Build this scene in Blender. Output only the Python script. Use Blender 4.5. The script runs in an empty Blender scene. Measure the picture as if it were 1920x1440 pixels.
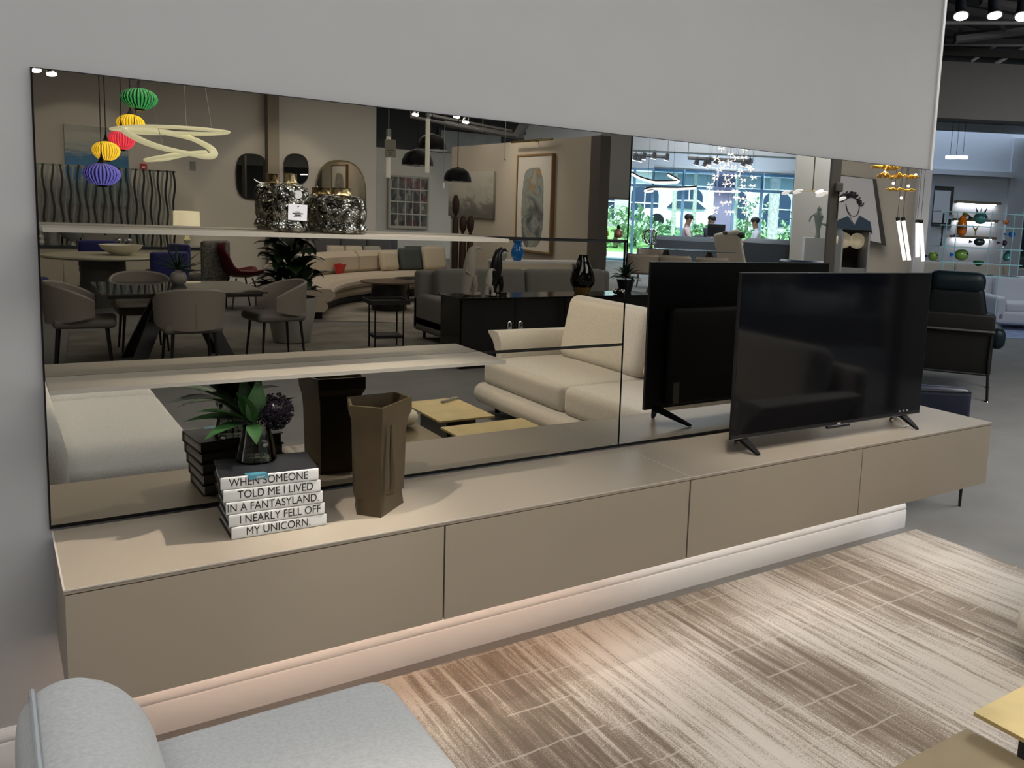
import bpy, bmesh, math, random
from mathutils import Vector, Matrix
random.seed(7)
sc = bpy.context.scene
PI = math.pi
# ------------------------------------------------------------------ camera
F_PX = 1646.2326
YAW, PITCH, ROLL = .6475, .1303, .0482
PPX, PPY = 960 + 252.4287, 720 - 100.8245
H = 0.712                                    # top of the low cabinet
CAM = Vector((-0.1164, -2.9208, 0.974 + H))
def _axes():
    cy, sy, cp, sp = math.cos(YAW), math.sin(YAW), math.cos(PITCH), math.sin(PITCH)
    f = Vector((sy*cp, cy*cp, -sp)); r = Vector((cy, -sy, 0)); u = r.cross(f)
    c, s = math.cos(ROLL), math.sin(ROLL)
    return c*r + s*u, -s*r + c*u, f
RX, UX, FX = _axes()
cam = bpy.data.cameras.new('camera'); camo = bpy.data.objects.new('camera', cam)
sc.collection.objects.link(camo); sc.camera = camo
m = Matrix((RX, UX, -FX)).transposed().to_4x4(); m.translation = CAM
camo.matrix_world = m
cam.sensor_width = 36; cam.lens = F_PX*36/1920
cam.shift_x = -(PPX-960)/1920; cam.shift_y = (PPY-720)/1920
cam.clip_start = .02; cam.clip_end = 300
# ------------------------------------------------------------------ world, exposure
w = bpy.data.worlds.new('world'); sc.world = w; w.use_nodes = True
wn = w.node_tree; wn.nodes.clear()
wo = wn.nodes.new('ShaderNodeOutputWorld'); bg = wn.nodes.new('ShaderNodeBackground')
bg.inputs[0].default_value = (.55, .82, 1, 1); bg.inputs[1].default_value = 5.0
wn.links.new(bg.outputs[0], wo.inputs[0])
vs = sc.view_settings; vs.view_transform = 'Standard'; vs.look = 'None'; vs.gamma = 1; vs.exposure = 0
vs.use_curve_mapping = False
cy_ = sc.cycles
cy_.use_denoising = True; cy_.max_bounces = 10; cy_.glossy_bounces = 6; cy_.diffuse_bounces = 4
cy_.transmission_bounces = 8; cy_.transparent_max_bounces = 8
cy_.caustics_reflective = False; cy_.caustics_refractive = False
cy_.sample_clamp_indirect = 4
# ------------------------------------------------------------------ sun, and fill lights added below the ceiling
def light(kind, name, loc, energy, col=(1, 1, 1), target=None, **k):
    l = bpy.data.lights.new(name, kind); l.energy = energy; l.color = col
    for a, b in k.items(): setattr(l, a, b)
    o = bpy.data.objects.new(name, l); sc.collection.objects.link(o); o.location = loc
    if target is not None:
        o.rotation_euler = (Vector(target)-Vector(loc)).to_track_quat('-Z', 'Y').to_euler()
    return o
light('SUN', 'sun', (20, -20, 20), 16.0, (1, .98, .95), target=(27, -29, 0), angle=.01)
def ceil_fill(x, y, sx, sy, e, col=(1, .97, .93), z=4.05):  # added fill for soft ambient light, not actual ceiling fixtures
    light('AREA', 'ceiling_fill_light', (x, y, z), e, col, shape='RECTANGLE', size=sx, size_y=sy)
ceil_fill(1.6, -2.6, 3.6, 1.6, 92, (1, .985, .96))
ceil_fill(-1.5, -2.2, 1.5, 1.5, 45, (1, .985, .96))
ceil_fill(2.2, -6.8, 3.5, 2, 30)
ceil_fill(2.0, -11.6, 4, 2, 45, (1, .95, .88))
ceil_fill(5.6, -11.6, 2, 3, 95, (1, .93, .84))
ceil_fill(5.4, -8.0, 2, 2, 25)
ceil_fill(7.6, -3.6, 2, 2, 95, (1, .96, .9))
ceil_fill(10.2, -10.8, 3, 3, 150, (.85, .93, 1))  # bluish fill added here in place of daylight from the windows
ceil_fill(13.2, -7.6, 3, 3, 300, (.85, .93, 1))
ceil_fill(12.2, -11.6, 4, 2, 220, (.80, .92, 1))
ceil_fill(14.75, -13.7, 2.2, 2.2, 420, (.74, .89, 1))
ceil_fill(7.0, -1.0, 2.4, 2, 170, (1, .98, .95), 3.7)
ceil_fill(13.5, 6.0, 5, 5, 95, (.80, .90, 1))  # cool fill added for daylight on the far right side
ceil_fill(19, 9.8, 5, 2, 50, (.62, .78, 1))

# ------------------------------------------------------------------ pixel -> place helpers
def _ray(px, py): return FX + RX*((px-PPX)/F_PX) - UX*((py-PPY)/F_PX)
def D(px, py, x=None, y=None, z=None, d=None):
    v = _ray(px, py)
    t = d if d is not None else ((x-CAM.x)/v.x if x is not None else (y-CAM.y)/v.y if y is not None else (z-CAM.z)/v.z)
    return CAM + v*t
def M(px, py, x=None, y=None, z=None, d=None):
    p = D(px, py, x=x, y=(-y if y is not None else None), z=z, d=d)
    return Vector((p.x, -p.y, p.z))
def depth_m(p): return (Vector((p[0], -p[1], p[2]))-CAM).dot(FX)
def sz(px, d): return px*d/F_PX
# ------------------------------------------------------------------ materials
MATS = {}
def srgb(r, g, b):
    f = lambda c: (c/255/12.92 if c/255 <= .04045 else ((c/255+.055)/1.055)**2.4)
    return (f(r), f(g), f(b))
def mat(name, col, rough=.5, metal=0, emit=None, estr=1, noise=None, bump=None, coat=0, trans=0, ior=1.45, sheen=0, alpha=None, spec=None):
    if name in MATS: return MATS[name]
    mm = bpy.data.materials.new(name); mm.use_nodes = True; nt = mm.node_tree
    b = nt.nodes['Principled BSDF']
    b.inputs['Base Color'].default_value = (*col, 1); b.inputs['Roughness'].default_value = rough
    b.inputs['Metallic'].default_value = metal; b.inputs['IOR'].default_value = ior
    if coat: b.inputs['Coat Weight'].default_value = coat
    if trans: b.inputs['Transmission Weight'].default_value = trans
    if sheen: b.inputs['Sheen Weight'].default_value = sheen
    if spec is not None: b.inputs['Specular IOR Level'].default_value = spec
    if alpha is not None: b.inputs['Alpha'].default_value = alpha
    if emit: b.inputs['Emission Color'].default_value = (*emit, 1); b.inputs['Emission Strength'].default_value = estr
    tc = None
    if noise or bump:
        tc = nt.nodes.new('ShaderNodeTexCoord')
    if noise:      # (scale, amount[, detail])
        n = nt.nodes.new('ShaderNodeTexNoise'); n.inputs['Scale'].default_value = noise[0]; n.inputs['Detail'].default_value = noise[2] if len(noise) > 2 else 4
        nt.links.new(tc.outputs['Object'], n.inputs['Vector'])
        r = nt.nodes.new('ShaderNodeValToRGB'); a = noise[1]
        r.color_ramp.elements[0].position = .3; r.color_ramp.elements[1].position = .7
        r.color_ramp.elements[0].color = (*[c*(1-a) for c in col], 1); r.color_ramp.elements[1].color = (*[min(1, c*(1+a)) for c in col], 1)
        nt.links.new(n.outputs['Fac'], r.inputs[0]); nt.links.new(r.outputs[0], b.inputs['Base Color'])
    if bump:       # (scale, strength)
        n = nt.nodes.new('ShaderNodeTexNoise'); n.inputs['Scale'].default_value = bump[0]; n.inputs['Detail'].default_value = 3
        nt.links.new(tc.outputs['Object'], n.inputs['Vector'])
        bp = nt.nodes.new('ShaderNodeBump'); bp.inputs['Strength'].default_value = bump[1]; bp.inputs['Distance'].default_value = .002
        nt.links.new(n.outputs['Fac'], bp.inputs['Height']); nt.links.new(bp.outputs[0], b.inputs['Normal'])
    MATS[name] = mm; return mm
def mirror_mat(name, col):
    if name in MATS: return MATS[name]
    mm = bpy.data.materials.new(name); mm.use_nodes = True; nt = mm.node_tree; nt.nodes.clear()
    o = nt.nodes.new('ShaderNodeOutputMaterial'); g = nt.nodes.new('ShaderNodeBsdfAnisotropic') if False else nt.nodes.new('ShaderNodeBsdfGlossy')
    g.inputs['Color'].default_value = (*col, 1); g.inputs['Roughness'].default_value = 0
    nt.links.new(g.outputs[0], o.inputs[0]); MATS[name] = mm; return mm
def glass_mat(name, col, edge=None):
    # thin clear pane: mostly see-through with a fresnel gloss
    if name in MATS: return MATS[name]
    mm = bpy.data.materials.new(name); mm.use_nodes = True; nt = mm.node_tree; nt.nodes.clear()
    o = nt.nodes.new('ShaderNodeOutputMaterial'); t = nt.nodes.new('ShaderNodeBsdfTransparent'); g = nt.nodes.new('ShaderNodeBsdfGlossy')
    t.inputs[0].default_value = (*col, 1); g.inputs['Roughness'].default_value = .02
    fr = nt.nodes.new('ShaderNodeFresnel'); fr.inputs[0].default_value = 1.35; mx = nt.nodes.new('ShaderNodeMixShader')
    nt.links.new(fr.outputs[0], mx.inputs[0]); nt.links.new(t.outputs[0], mx.inputs[1]); nt.links.new(g.outputs[0], mx.inputs[2]); nt.links.new(mx.outputs[0], o.inputs[0])
    MATS[name] = mm; return mm
# ------------------------------------------------------------------ geometry builder
class G:
    def __init__(s): s.v = []; s.f = []; s.mi = []; s.cur = 0
    def add(s, vs, fs):
        o = len(s.v); s.v += [tuple(v) for v in vs]; s.f += [tuple(i+o for i in f) for f in fs]; s.mi += [s.cur]*len(fs); return s
    def box(s, c, d, rz=0, R=None):
        x, y, z = d[0]/2, d[1]/2, d[2]/2
        vs = [Vector((a*x, b*y, e*z)) for e in (-1, 1) for b in (-1, 1) for a in (-1, 1)]
        if R is None: R = Matrix.Rotation(rz, 3, 'Z')
        vs = [R @ v + Vector(c) for v in vs]
        return s.add(vs, [(0, 2, 3, 1), (4, 5, 7, 6), (0, 1, 5, 4), (2, 6, 7, 3), (0, 4, 6, 2), (1, 3, 7, 5)])
    def bb(s, x0, x1, y0, y1, z0, z1): return s.box(((x0+x1)/2, (y0+y1)/2, (z0+z1)/2), (abs(x1-x0), abs(y1-y0), abs(z1-z0)))
    def rbox(s, c, d, r=.03, n=3, puff=0, R=None, fn=None):
        # rounded box; n segments per rounding; puff swells the top and bottom
        hx, hy, hz = d[0]/2, d[1]/2, d[2]/2; r = min(r, hx*.99, hy*.99, hz*.99)
        def ticks(h):
            t = [-h] + [-h + r*(1-math.cos(k/n*PI/2)) for k in range(1, n)] + [-h+r]
            inner = 4
            t += [(-h+r) + (2*(h-r))*k/inner for k in range(1, inner)]
            return t + [-a for a in t[:n+1][::-1]]
        tx, ty, tz = ticks(hx), ticks(hy), ticks(hz)
        idx = {}; vs = []; fs = []
        def vert(x, y, z):
            k = (round(x, 6), round(y, 6), round(z, 6))
            if k not in idx:
                q = Vector((max(-hx+r, min(hx-r, x)), max(-hy+r, min(hy-r, y)), max(-hz+r, min(hz-r, z))))
                e = Vector((x, y, z)) - q
                p = q + (e.normalized()*r if e.length > 1e-9 else e)
                if puff: p.z += puff*(1-(x/hx)**2)*(1-(y/hy)**2)*(1 if z > 0 else -.3)*(abs(z)/hz)
                if fn: p = Vector(fn(p))
                if R is not None: p = R @ p
                idx[k] = len(vs); vs.append(p + Vector(c))
            return idx[k]
        def side(A, B, f, flip):
            for i in range(len(A)-1):
                for j in range(len(B)-1):
                    q = [f(A[i], B[j]), f(A[i+1], B[j]), f(A[i+1], B[j+1]), f(A[i], B[j+1])]
                    q = [vert(*a) for a in q]
                    fs.append(tuple(q[::-1] if flip else q))
        side(tx, ty, lambda a, b: (a, b, hz), False); side(tx, ty, lambda a, b: (a, b, -hz), True)
        side(tx, tz, lambda a, b: (a, -hy, b), False); side(tx, tz, lambda a, b: (a, hy, b), True)
        side(ty, tz, lambda a, b: (hx, a, b), False); side(ty, tz, lambda a, b: (-hx, a, b), True)
        return s.add(vs, fs)
    def cyl(s, p0, p1, r0, r1=None, seg=12, caps=True):
        r1 = r0 if r1 is None else r1
        p0, p1 = Vector(p0), Vector(p1); a = (p1-p0).normalized()
        b = a.orthogonal().normalized(); c = a.cross(b)
        vs = []
        for p, r in ((p0, r0), (p1, r1)):
            vs += [p + (b*math.cos(t*2*PI/seg) + c*math.sin(t*2*PI/seg))*r for t in range(seg)]
        fs = [(i, (i+1) % seg, seg+(i+1) % seg, seg+i) for i in range(seg)]
        if caps: fs += [tuple(range(seg))[::-1], tuple(range(seg, 2*seg))]
        return s.add(vs, fs)
    def tube(s, pts, r, seg=8, closed=False):
        pts = [Vector(p) for p in pts]; n = len(pts); vs = []; fs = []
        rs = r if isinstance(r, (list, tuple)) else [r]*n
        prev = None
        for i, p in enumerate(pts):
            a = (pts[(i+1) % n]-pts[i-1]) if (closed or 0 < i < n-1) else (pts[1]-pts[0] if i == 0 else pts[-1]-pts[-2])
            a.normalize()
            b = a.orthogonal().normalized() if prev is None else (prev - a*prev.dot(a)).normalized()
            prev = b; c = a.cross(b)
            vs += [p + (b*math.cos(t*2*PI/seg)+c*math.sin(t*2*PI/seg))*rs[i] for t in range(seg)]
        for i in range(n if closed else n-1):
            j = (i+1) % n
            fs += [(i*seg+t, i*seg+(t+1) % seg, j*seg+(t+1) % seg, j*seg+t) for t in range(seg)]
        if not closed: fs += [tuple(range(seg))[::-1], tuple(range((n-1)*seg, n*seg))]
        return s.add(vs, fs)
    def lathe(s, prof, c=(0, 0, 0), seg=24, rib=0, ribn=0, ell=1.0):
        vs = []; fs = []; n = len(prof); c = Vector(c)
        for r, z in prof:
            for t in range(seg):
                a = 2*PI*t/seg; rr = max(r, 1e-4)*(1+rib*math.cos(ribn*a)) if rib else max(r, 1e-4)
                vs.append(c + Vector((rr*math.cos(a), rr*math.sin(a)*ell, z)))
        for i in range(n-1):
            fs += [(i*seg+t, i*seg+(t+1) % seg, (i+1)*seg+(t+1) % seg, (i+1)*seg+t) for t in range(seg)]
        if prof[0][0] > 1e-3: fs.append(tuple(range(seg))[::-1])
        if prof[-1][0] > 1e-3: fs.append(tuple(range((n-1)*seg, n*seg)))
        return s.add(vs, fs)
    def prism(s, poly, z0, z1, fn=None):
        n = len(poly); vs = [(x, y, z0) for x, y in poly] + [(x, y, z1) for x, y in poly]
        if fn: vs = [fn(*v) for v in vs]
        return s.add(vs, [tuple(range(n))[::-1], tuple(range(n, 2*n))] + [(i, (i+1) % n, n+(i+1) % n, n+i) for i in range(n)])
    def sphere(s, c, r, seg=12, ring=8, scale=(1, 1, 1)):
        c = Vector(c); vs = [c + Vector((0, 0, -r*scale[2]))]; fs = []
        for i in range(1, ring):
            a = -PI/2 + PI*i/ring
            vs += [c + Vector((r*math.cos(a)*math.cos(2*PI*t/seg)*scale[0], r*math.cos(a)*math.sin(2*PI*t/seg)*scale[1], r*math.sin(a)*scale[2])) for t in range(seg)]
        vs.append(c + Vector((0, 0, r*scale[2]))); top = len(vs)-1
        fs += [(0, 1+(t+1) % seg, 1+t) for t in range(seg)]
        for i in range(ring-2):
            o = 1+i*seg; fs += [(o+t, o+(t+1) % seg, o+seg+(t+1) % seg, o+seg+t) for t in range(seg)]
        o = 1+(ring-2)*seg; fs += [(o+t, o+(t+1) % seg, top) for t in range(seg)]
        return s.add(vs, fs)
    def loft(s, secs, caps=True, closed=True):
        n = len(secs[0]); vs = [p for q in secs for p in q]; fs = []
        for i in range(len(secs)-1):
            fs += [(i*n+t, i*n+(t+1) % n, (i+1)*n+(t+1) % n, (i+1)*n+t) for t in range(n if closed else n-1)]
        if caps and closed: fs += [tuple(range(n))[::-1], tuple(range((len(secs)-1)*n, len(secs)*n))]
        return s.add(vs, fs)
    def leaf(s, base, dirv, up, ln, wd, curl=.15, n=5):
        base, a = Vector(base), Vector(dirv).normalized(); up = Vector(up); b = a.cross(up).normalized(); c = b.cross(a)
        L = []; 
        for i in range(n+1):
            t = i/n; wv = wd*math.sin(PI*min(1, t*.98+.02)**.8)*.5
            mid = base + a*ln*t + c*(curl*ln*math.sin(PI*t*.6) - curl*ln*t*t*.9)
            L += [mid - b*wv + c*wv*.3, mid, mid + b*wv + c*wv*.3]
        fs = []
        for i in range(n):
            o = i*3; fs += [(o, o+1, o+4, o+3), (o+1, o+2, o+5, o+4)]
        return s.add(L, fs)
    def xf(s, fn): s.v = [tuple(fn(Vector(v))) for v in s.v]; return s
COL = sc.collection
def obj(name, g, mt, parent=None, loc=None, rot=None, smooth=35):
    me = bpy.data.meshes.new(name); me.from_pydata(g.v, [], g.f)
    mts = mt if isinstance(mt, (list, tuple)) else [mt]
    for q in mts: me.materials.append(q)
    if len(mts) > 1: me.polygons.foreach_set('material_index', g.mi)
    bm = bmesh.new(); bm.from_mesh(me); bmesh.ops.recalc_face_normals(bm, faces=bm.faces); bm.to_mesh(me); bm.free()
    if smooth:
        me.polygons.foreach_set('use_smooth', [True]*len(me.polygons)); me.set_sharp_from_angle(angle=math.radians(smooth))
    me.update()
    o = bpy.data.objects.new(name, me); COL.objects.link(o)
    if parent is not None: o.parent = parent
    if loc is not None: o.location = loc
    if rot is not None: o.rotation_euler = rot
    return o
def tag(o, label, cat, group=None):
    o['label'] = label; o['category'] = cat
    if group: o['group'] = group
    return o
def thing(name, label, cat, loc=(0, 0, 0), rz=0, group=None):
    o = bpy.data.objects.new(name, None); COL.objects.link(o); o.empty_display_size = .1
    o.location = loc; o.rotation_euler = (0, 0, rz); return tag(o, label, cat, group)
def struct(name, g, mt, parent=None, smooth=None):
    o = obj(name, g, mt, parent, smooth=smooth)
    if parent is None: o['kind'] = 'structure'
    return o
def text_mesh(name, s, size, mt, parent, loc, rot, align='CENTER', extrude=.0003, space=1):
    c = bpy.data.curves.new(name, 'FONT'); c.body = s; c.size = size; c.align_x = align; c.align_y = 'CENTER'; c.extrude = extrude; c.space_character = space
    t = bpy.data.objects.new(name, c); COL.objects.link(t)
    me = bpy.data.meshes.new_from_object(t.evaluated_get(bpy.context.evaluated_depsgraph_get()))
    COL.objects.unlink(t); bpy.data.objects.remove(t); bpy.data.curves.remove(c)
    me.materials.clear(); me.materials.append(mt)
    o = bpy.data.objects.new(name, me); COL.objects.link(o); o.parent = parent; o.location = loc; o.rotation_euler = rot
    return o
def copy_tree(o, loc=None, rz=None, parent=None, label=None):
    c = o.copy(); COL.objects.link(c); c.parent = parent
    if loc is not None: c.location = loc
    if rz is not None: c.rotation_euler = (0, 0, rz)
    if label: c['label'] = label
    for ch in [k for k in bpy.data.objects if k.parent == o]: copy_tree(ch, parent=c)
    return c
# ================================================================== materials used widely
WALL = mat('wall_paint', (.47, .47, .475), .85, noise=(3, .02), bump=(160, .08))
WALL2 = mat('wall_paint_warm', (.55, .52, .485), .85, noise=(3, .02))
TAUPE = mat('taupe_lacquer', (.335, .283, .218), .38, noise=(1.2, .03), bump=(300, .03))
BLACK = mat('black_satin', (.006, .006, .007), .35)
BLACKM = mat('black_matte', (.012, .012, .012), .7)
WHITE = mat('white_paint', (.74, .74, .74), .45)
CHROME = mat('chrome', (.75, .75, .76), .12, 1)
CREAMF = mat('cream_boucle', (.62, .575, .50), .95, noise=(90, .10), bump=(260, .5), sheen=.3)
GREYF = mat('pale_grey_weave', (.43, .44, .445), .95, noise=(120, .10), bump=(300, .45), sheen=.3)
BRASS = mat('brushed_brass', (.66, .52, .25), .42, .55, noise=(6, .12))
BRONZE = mat('dark_bronze_metal', (.27, .215, .13), .45, .5, noise=(5, .12))
DARKLEA = mat('black_leather', (.012, .014, .016), .42, bump=(60, .25))
# --- rug
def rug_material():
    mm = bpy.data.materials.new('rug_pile'); mm.use_nodes = True; nt = mm.node_tree; b = nt.nodes['Principled BSDF']
    b.inputs['Roughness'].default_value = 1; b.inputs['Sheen Weight'].default_value = .25
    N = nt.nodes.new; L = nt.links.new
    tc = N('ShaderNodeTexCoord')
    def mapped(sx, sy, off=0):
        mp = N('ShaderNodeMapping'); mp.inputs['Scale'].default_value = (sx, sy, 1); mp.inputs['Location'].default_value = (off, off*.7, 0)
        L(tc.outputs['Object'], mp.inputs[0]); return mp.outputs[0]
    def noise(v, sc_, det=3, dist=0):
        n = N('ShaderNodeTexNoise'); n.inputs['Scale'].default_value = sc_; n.inputs['Detail'].default_value = det; n.inputs['Distortion'].default_value = dist
        L(v, n.inputs['Vector']); return n.outputs['Fac']
    def math_(op, a, c=None, d=None):
        q = N('ShaderNodeMath'); q.operation = op
        for i, v in enumerate((a, c, d)):
            if v is None: continue
            if isinstance(v, (int, float)): q.inputs[i].default_value = v
            else: L(v, q.inputs[i])
        return q.outputs[0]
    sep = N('ShaderNodeSeparateXYZ'); L(tc.outputs['Object'], sep.inputs[0])
    wob = noise(mapped(2.2, 1.2), 1.6, 3)
    xw = math_('ADD', sep.outputs[0], math_('MULTIPLY', wob, .16))
    band = math_('SINE', math_('MULTIPLY', xw, 2*PI/.98))                # broad bands, repeat about a metre
    patch = noise(mapped(.9, .9, 3), 1.5, 2)
    stripe = noise(mapped(15, .9, 1), 1.0, 5, .5)
    fine = noise(mapped(40, 1.7, 5), 1.0, 4, 1.1)
    s = math_('ADD', math_('MULTIPLY', band, .19), math_('MULTIPLY', math_('SUBTRACT', patch, .5), .8))
    s = math_('ADD', s, math_('MULTIPLY', math_('SUBTRACT', stripe, .5), .95))
    s = math_('ADD', s, math_('MULTIPLY', math_('SUBTRACT', fine, .5), 1.15))
    s = math_('ADD', s, .55)
    grain = noise(tc.outputs['Object'], 230, 3)
    s = math_('ADD', s, math_('MULTIPLY', math_('SUBTRACT', grain, .5), .95))
    rp = N('ShaderNodeValToRGB'); e = rp.color_ramp.elements
    e[0].position = .30; e[0].color = (.54, .50, .445, 1); e[1].position = .95; e[1].color = (.13, .095, .064, 1)
    for p, c in ((.47, (.44, .40, .35, 1)), (.60, (.30, .25, .195, 1)), (.70, (.235, .187, .138, 1))):
        q = e.new(p); q.color = c
    L(s, rp.inputs[0])
    # thin pale cross lines
    yw = math_('ADD', sep.outputs[1], math_('MULTIPLY', noise(mapped(9, 9, 9), 1.5, 2), .022))
    step = math_('MULTIPLY', math_('FLOOR', math_('MULTIPLY', sep.outputs[0], 1.6)), .035)
    ln = math_('FRACT', math_('DIVIDE', math_('ADD', yw, step), .21))
    ln = math_('LESS_THAN', ln, .04)
    brk = math_('GREATER_THAN', noise(mapped(2.5, 2.5, 6), 1.2, 2), .46)
    mx = N('ShaderNodeMix'); mx.data_type = 'RGBA'
    L(math_('MULTIPLY', math_('MULTIPLY', ln, brk), .55), mx.inputs['Factor']); L(rp.outputs[0], mx.inputs['A']); mx.inputs['B'].default_value = (.50, .455, .395, 1)
    L(mx.outputs['Result'], b.inputs['Base Color'])
    bp = N('ShaderNodeBump'); bp.inputs['Strength'].default_value = .6; bp.inputs['Distance'].default_value = .004
    L(math_('ADD', math_('MULTIPLY', grain, .6), math_('MULTIPLY', s, -.5)), bp.inputs['Height']); L(bp.outputs[0], b.inputs['Normal'])
    return mm
FLOOR = mat('grey_carpet_floor', (.19, .187, .183), .9, noise=(2.2, .10, 6), bump=(220, .4))  # broad noise paints shading blotches into the carpet colour
# ================================================================== shell
# the showroom ends on the left side of the mirror image at a slanted window wall
WU = Vector((math.cos(YAW), math.sin(YAW), 0)); WN = Vector((math.sin(YAW), -math.cos(YAW), 0))      # along the window wall / outwards
WP = M(1335, 400, d=24.0); WP.z = 0
def wl(s_, n_=0): return WP + WU*s_ + WN*n_
def w_at_y(y): return wl((y-WP.y)/WU.y)
PLAN = [(-4.6, 18), (-4.6, -17.3), (w_at_y(-17.3).x, -17.3), tuple(wl(16).xy), (32, 2), (32, 18)]
struct('floor', G().prism(PLAN, -.1, 0), FLOOR)
CEIL = mat('dark_open_ceiling', (.045, .047, .052), .9)
struct('ceiling', G().prism(PLAN, 4.25, 4.4), CEIL)
XE = 3.97
struct('wall_back', G().bb(-4.5, XE, .02, .17, 0, 4.25), WALL)
struct('trim_1', G().bb(XE-.012, XE+.006, .012, .178, 0, 4.25), mat('corner_bead', (.8, .8, .8), .4))
def base_profile(y0):
    return [(y0, 0), (y0-.020, 0), (y0-.020, .098), (y0-.016, .104), (y0-.017, .108), (y0-.019, .113), (y0-.017, .122), (y0-.012, .132), (y0-.006, .140), (y0, .142)]
def baseboard(name, x0, x1, y0):
    pr = base_profile(y0); n = len(pr)
    g = G(); g.add([(x0, y, z) for y, z in pr]+[(x1, y, z) for y, z in pr], [tuple(range(n)), tuple(range(n, 2*n))[::-1]] + [(i, (i+1) % n, n+(i+1) % n, n+i) for i in range(n)])
    return struct(name, g, WHITE, smooth=40)
baseboard('baseboard_back', -4.5, XE+.028, .02)
pr = [(XE-(y-.02)-.0, z) for y, z in base_profile(.02)]
n = len(pr); g = G(); g.add([(x+.006, .02, z) for x, z in pr]+[(x+.006, .19, z) for x, z in pr], [tuple(range(n)), tuple(range(n, 2*n))[::-1]] + [(i, (i+1) % n, n+(i+1) % n, n+i) for i in range(n)])
struct('baseboard_end', g, WHITE, smooth=40)
def edge_wall(name, a, b, th=.15):
    a, b = Vector((*a, 0)), Vector((*b, 0)); v = b-a; an = math.atan2(v.y, v.x); mid = (a+b)/2
    return struct(name, G().box((mid.x-math.sin(an)*th*-.5, mid.y-math.cos(an)*th*.5, 2.125), (v.length+.1, th, 4.25), an), WALL)
edge_wall('wall_left_rear', (-4.6, .1), (-4.6, 18)); edge_wall('wall_rear', (-4.6, 18), (32, 18)); edge_wall('wall_right', (32, 18), (32, 2)); edge_wall('wall_right_front', (32, 2), PLAN[3]); edge_wall('wall_front_left', (-4.6, -17.3), (-4.6, -15))
struct('wall_left', G().bb(-4.6, -4.45, -15.2, .17, 0, 4.25), WALL2)
# ================================================================== mirror panels
MIR = mirror_mat('bronze_mirror', (.50, .475, .42))
MIR2 = mirror_mat('bronze_mirror_clearer', (.56, .55, .53))
XV, MB, MM, MU, MT, LM = 1.973, .728, 1.152, 1.576, 1.996, 3.962
gap = .006
for z0, z1, lab in ((MB, MM-gap, 'bottom bronze mirror panel behind the books and bronze vase'), (MM+gap, MU-gap, 'middle bronze mirror panel between the two thin shelves'), (MU+gap, MT, 'top bronze mirror panel above the upper shelf with glass jars')):
    tag(obj('wall_mirror', G().bb(0, XV-.004, 0, .012, z0, z1), MIR, smooth=None), lab, 'mirror')
tag(obj('wall_mirror', G().bb(XV+.004, LM, 0, .012, MB, MT), MIR2, smooth=None), 'tall bronze mirror panel behind the television', 'mirror')
tag(obj('mirror_backing', G().bb(-.004, LM+.004, .0125, .0195, .7135, MT+.004), BLACK, smooth=None), 'black backing board framing the bronze mirror panels', 'backing board')
# ================================================================== thin shelves
SHM = mat('shelf_taupe', (.23, .20, .155), .35)
def shelf(zc, lab):
    t = thing('wall_shelf', lab, 'shelf', (0, 0, zc))
    obj('shelf_board', G().bb(.0, 1.325, -.205, -.0005, -.0055, .0055), SHM, t, smooth=None)
    obj('front_edge', G().bb(.0, 1.325, -.2075, -.2052, -.0058, .0058), mat('edge_band', (.34, .315, .27), .4), t, smooth=None)
shelf(MM, 'lower thin taupe shelf on the mirror above the books'); shelf(MU, 'upper thin taupe shelf on the mirror carrying the glass jars')
# ================================================================== low cabinet units
DPT, HB = .4656, .3896
EDGE = mat('pale_edge', (.55, .50, .43), .35)
def cabinet(x0, x1, xs, lab):
    t = thing('wall_cabinet', lab, 'cabinet', (x0, 0, HB)); L = x1-x0; hh = H-HB
    obj('carcass', G().bb(.004, L-.004, -DPT+.024, -.003, 0, hh-.012), TAUPE, t, smooth=None)
    obj('top_panel', G().bb(0, L, -DPT, -.002, hh-.012, hh), TAUPE, t, smooth=None)
    obj('front_edge', G().bb(0, L, -DPT-.0012, -DPT+.0004, hh-.0035, hh+.0004), EDGE, t, smooth=None)
    obj('side_edge', G().bb(-.0008, .0035, -DPT, -.002, hh-.001, hh+.0006), EDGE, t, smooth=None)
    q = [0]+[a-x0 for a in xs]+[L]
    for a, b in zip(q[:-1], q[1:]):
        obj('door', G().bb(a+.003, b-.003, -DPT, -DPT+.021, .0, hh-.015), TAUPE, t, smooth=None)
    return t
cabinet(0, 1.9824, [.9916], 'taupe lacquer wall cabinet under the books and bronze vase')
cabinet(1.9844, 4.0, [2.984], 'taupe lacquer wall cabinet under the television')
for x0, x1, c, lab in ((.06, 1.95, (1, .70, .52), 'warm light strip under the cabinet below the books'), (2.02, 3.9, (1, .90, .80), 'white light strip under the cabinet below the television')):
    t = thing('light_strip', lab, 'light strip', ((x0+x1)/2, -.20, HB))
    l = (x1-x0)/2
    obj('channel', G().bb(-l, l, -.012, .012, -.006, 0), CHROME, t, smooth=None)
    obj('diffuser', G().bb(-l, l, -.008, .008, -.009, -.006), mat('led_'+lab[:4], (1, 1, 1), emit=c, estr=34), t, smooth=None)
# ================================================================== rug
rg = obj('area_rug', G().rbox((0, 0, .006), (3.85, 3.1, .012), .005, 2), rug_material(), loc=(2.08, -1.62, .0))
tag(rg, 'cream and brown streaked area rug in front of the cabinets', 'rug')
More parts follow.
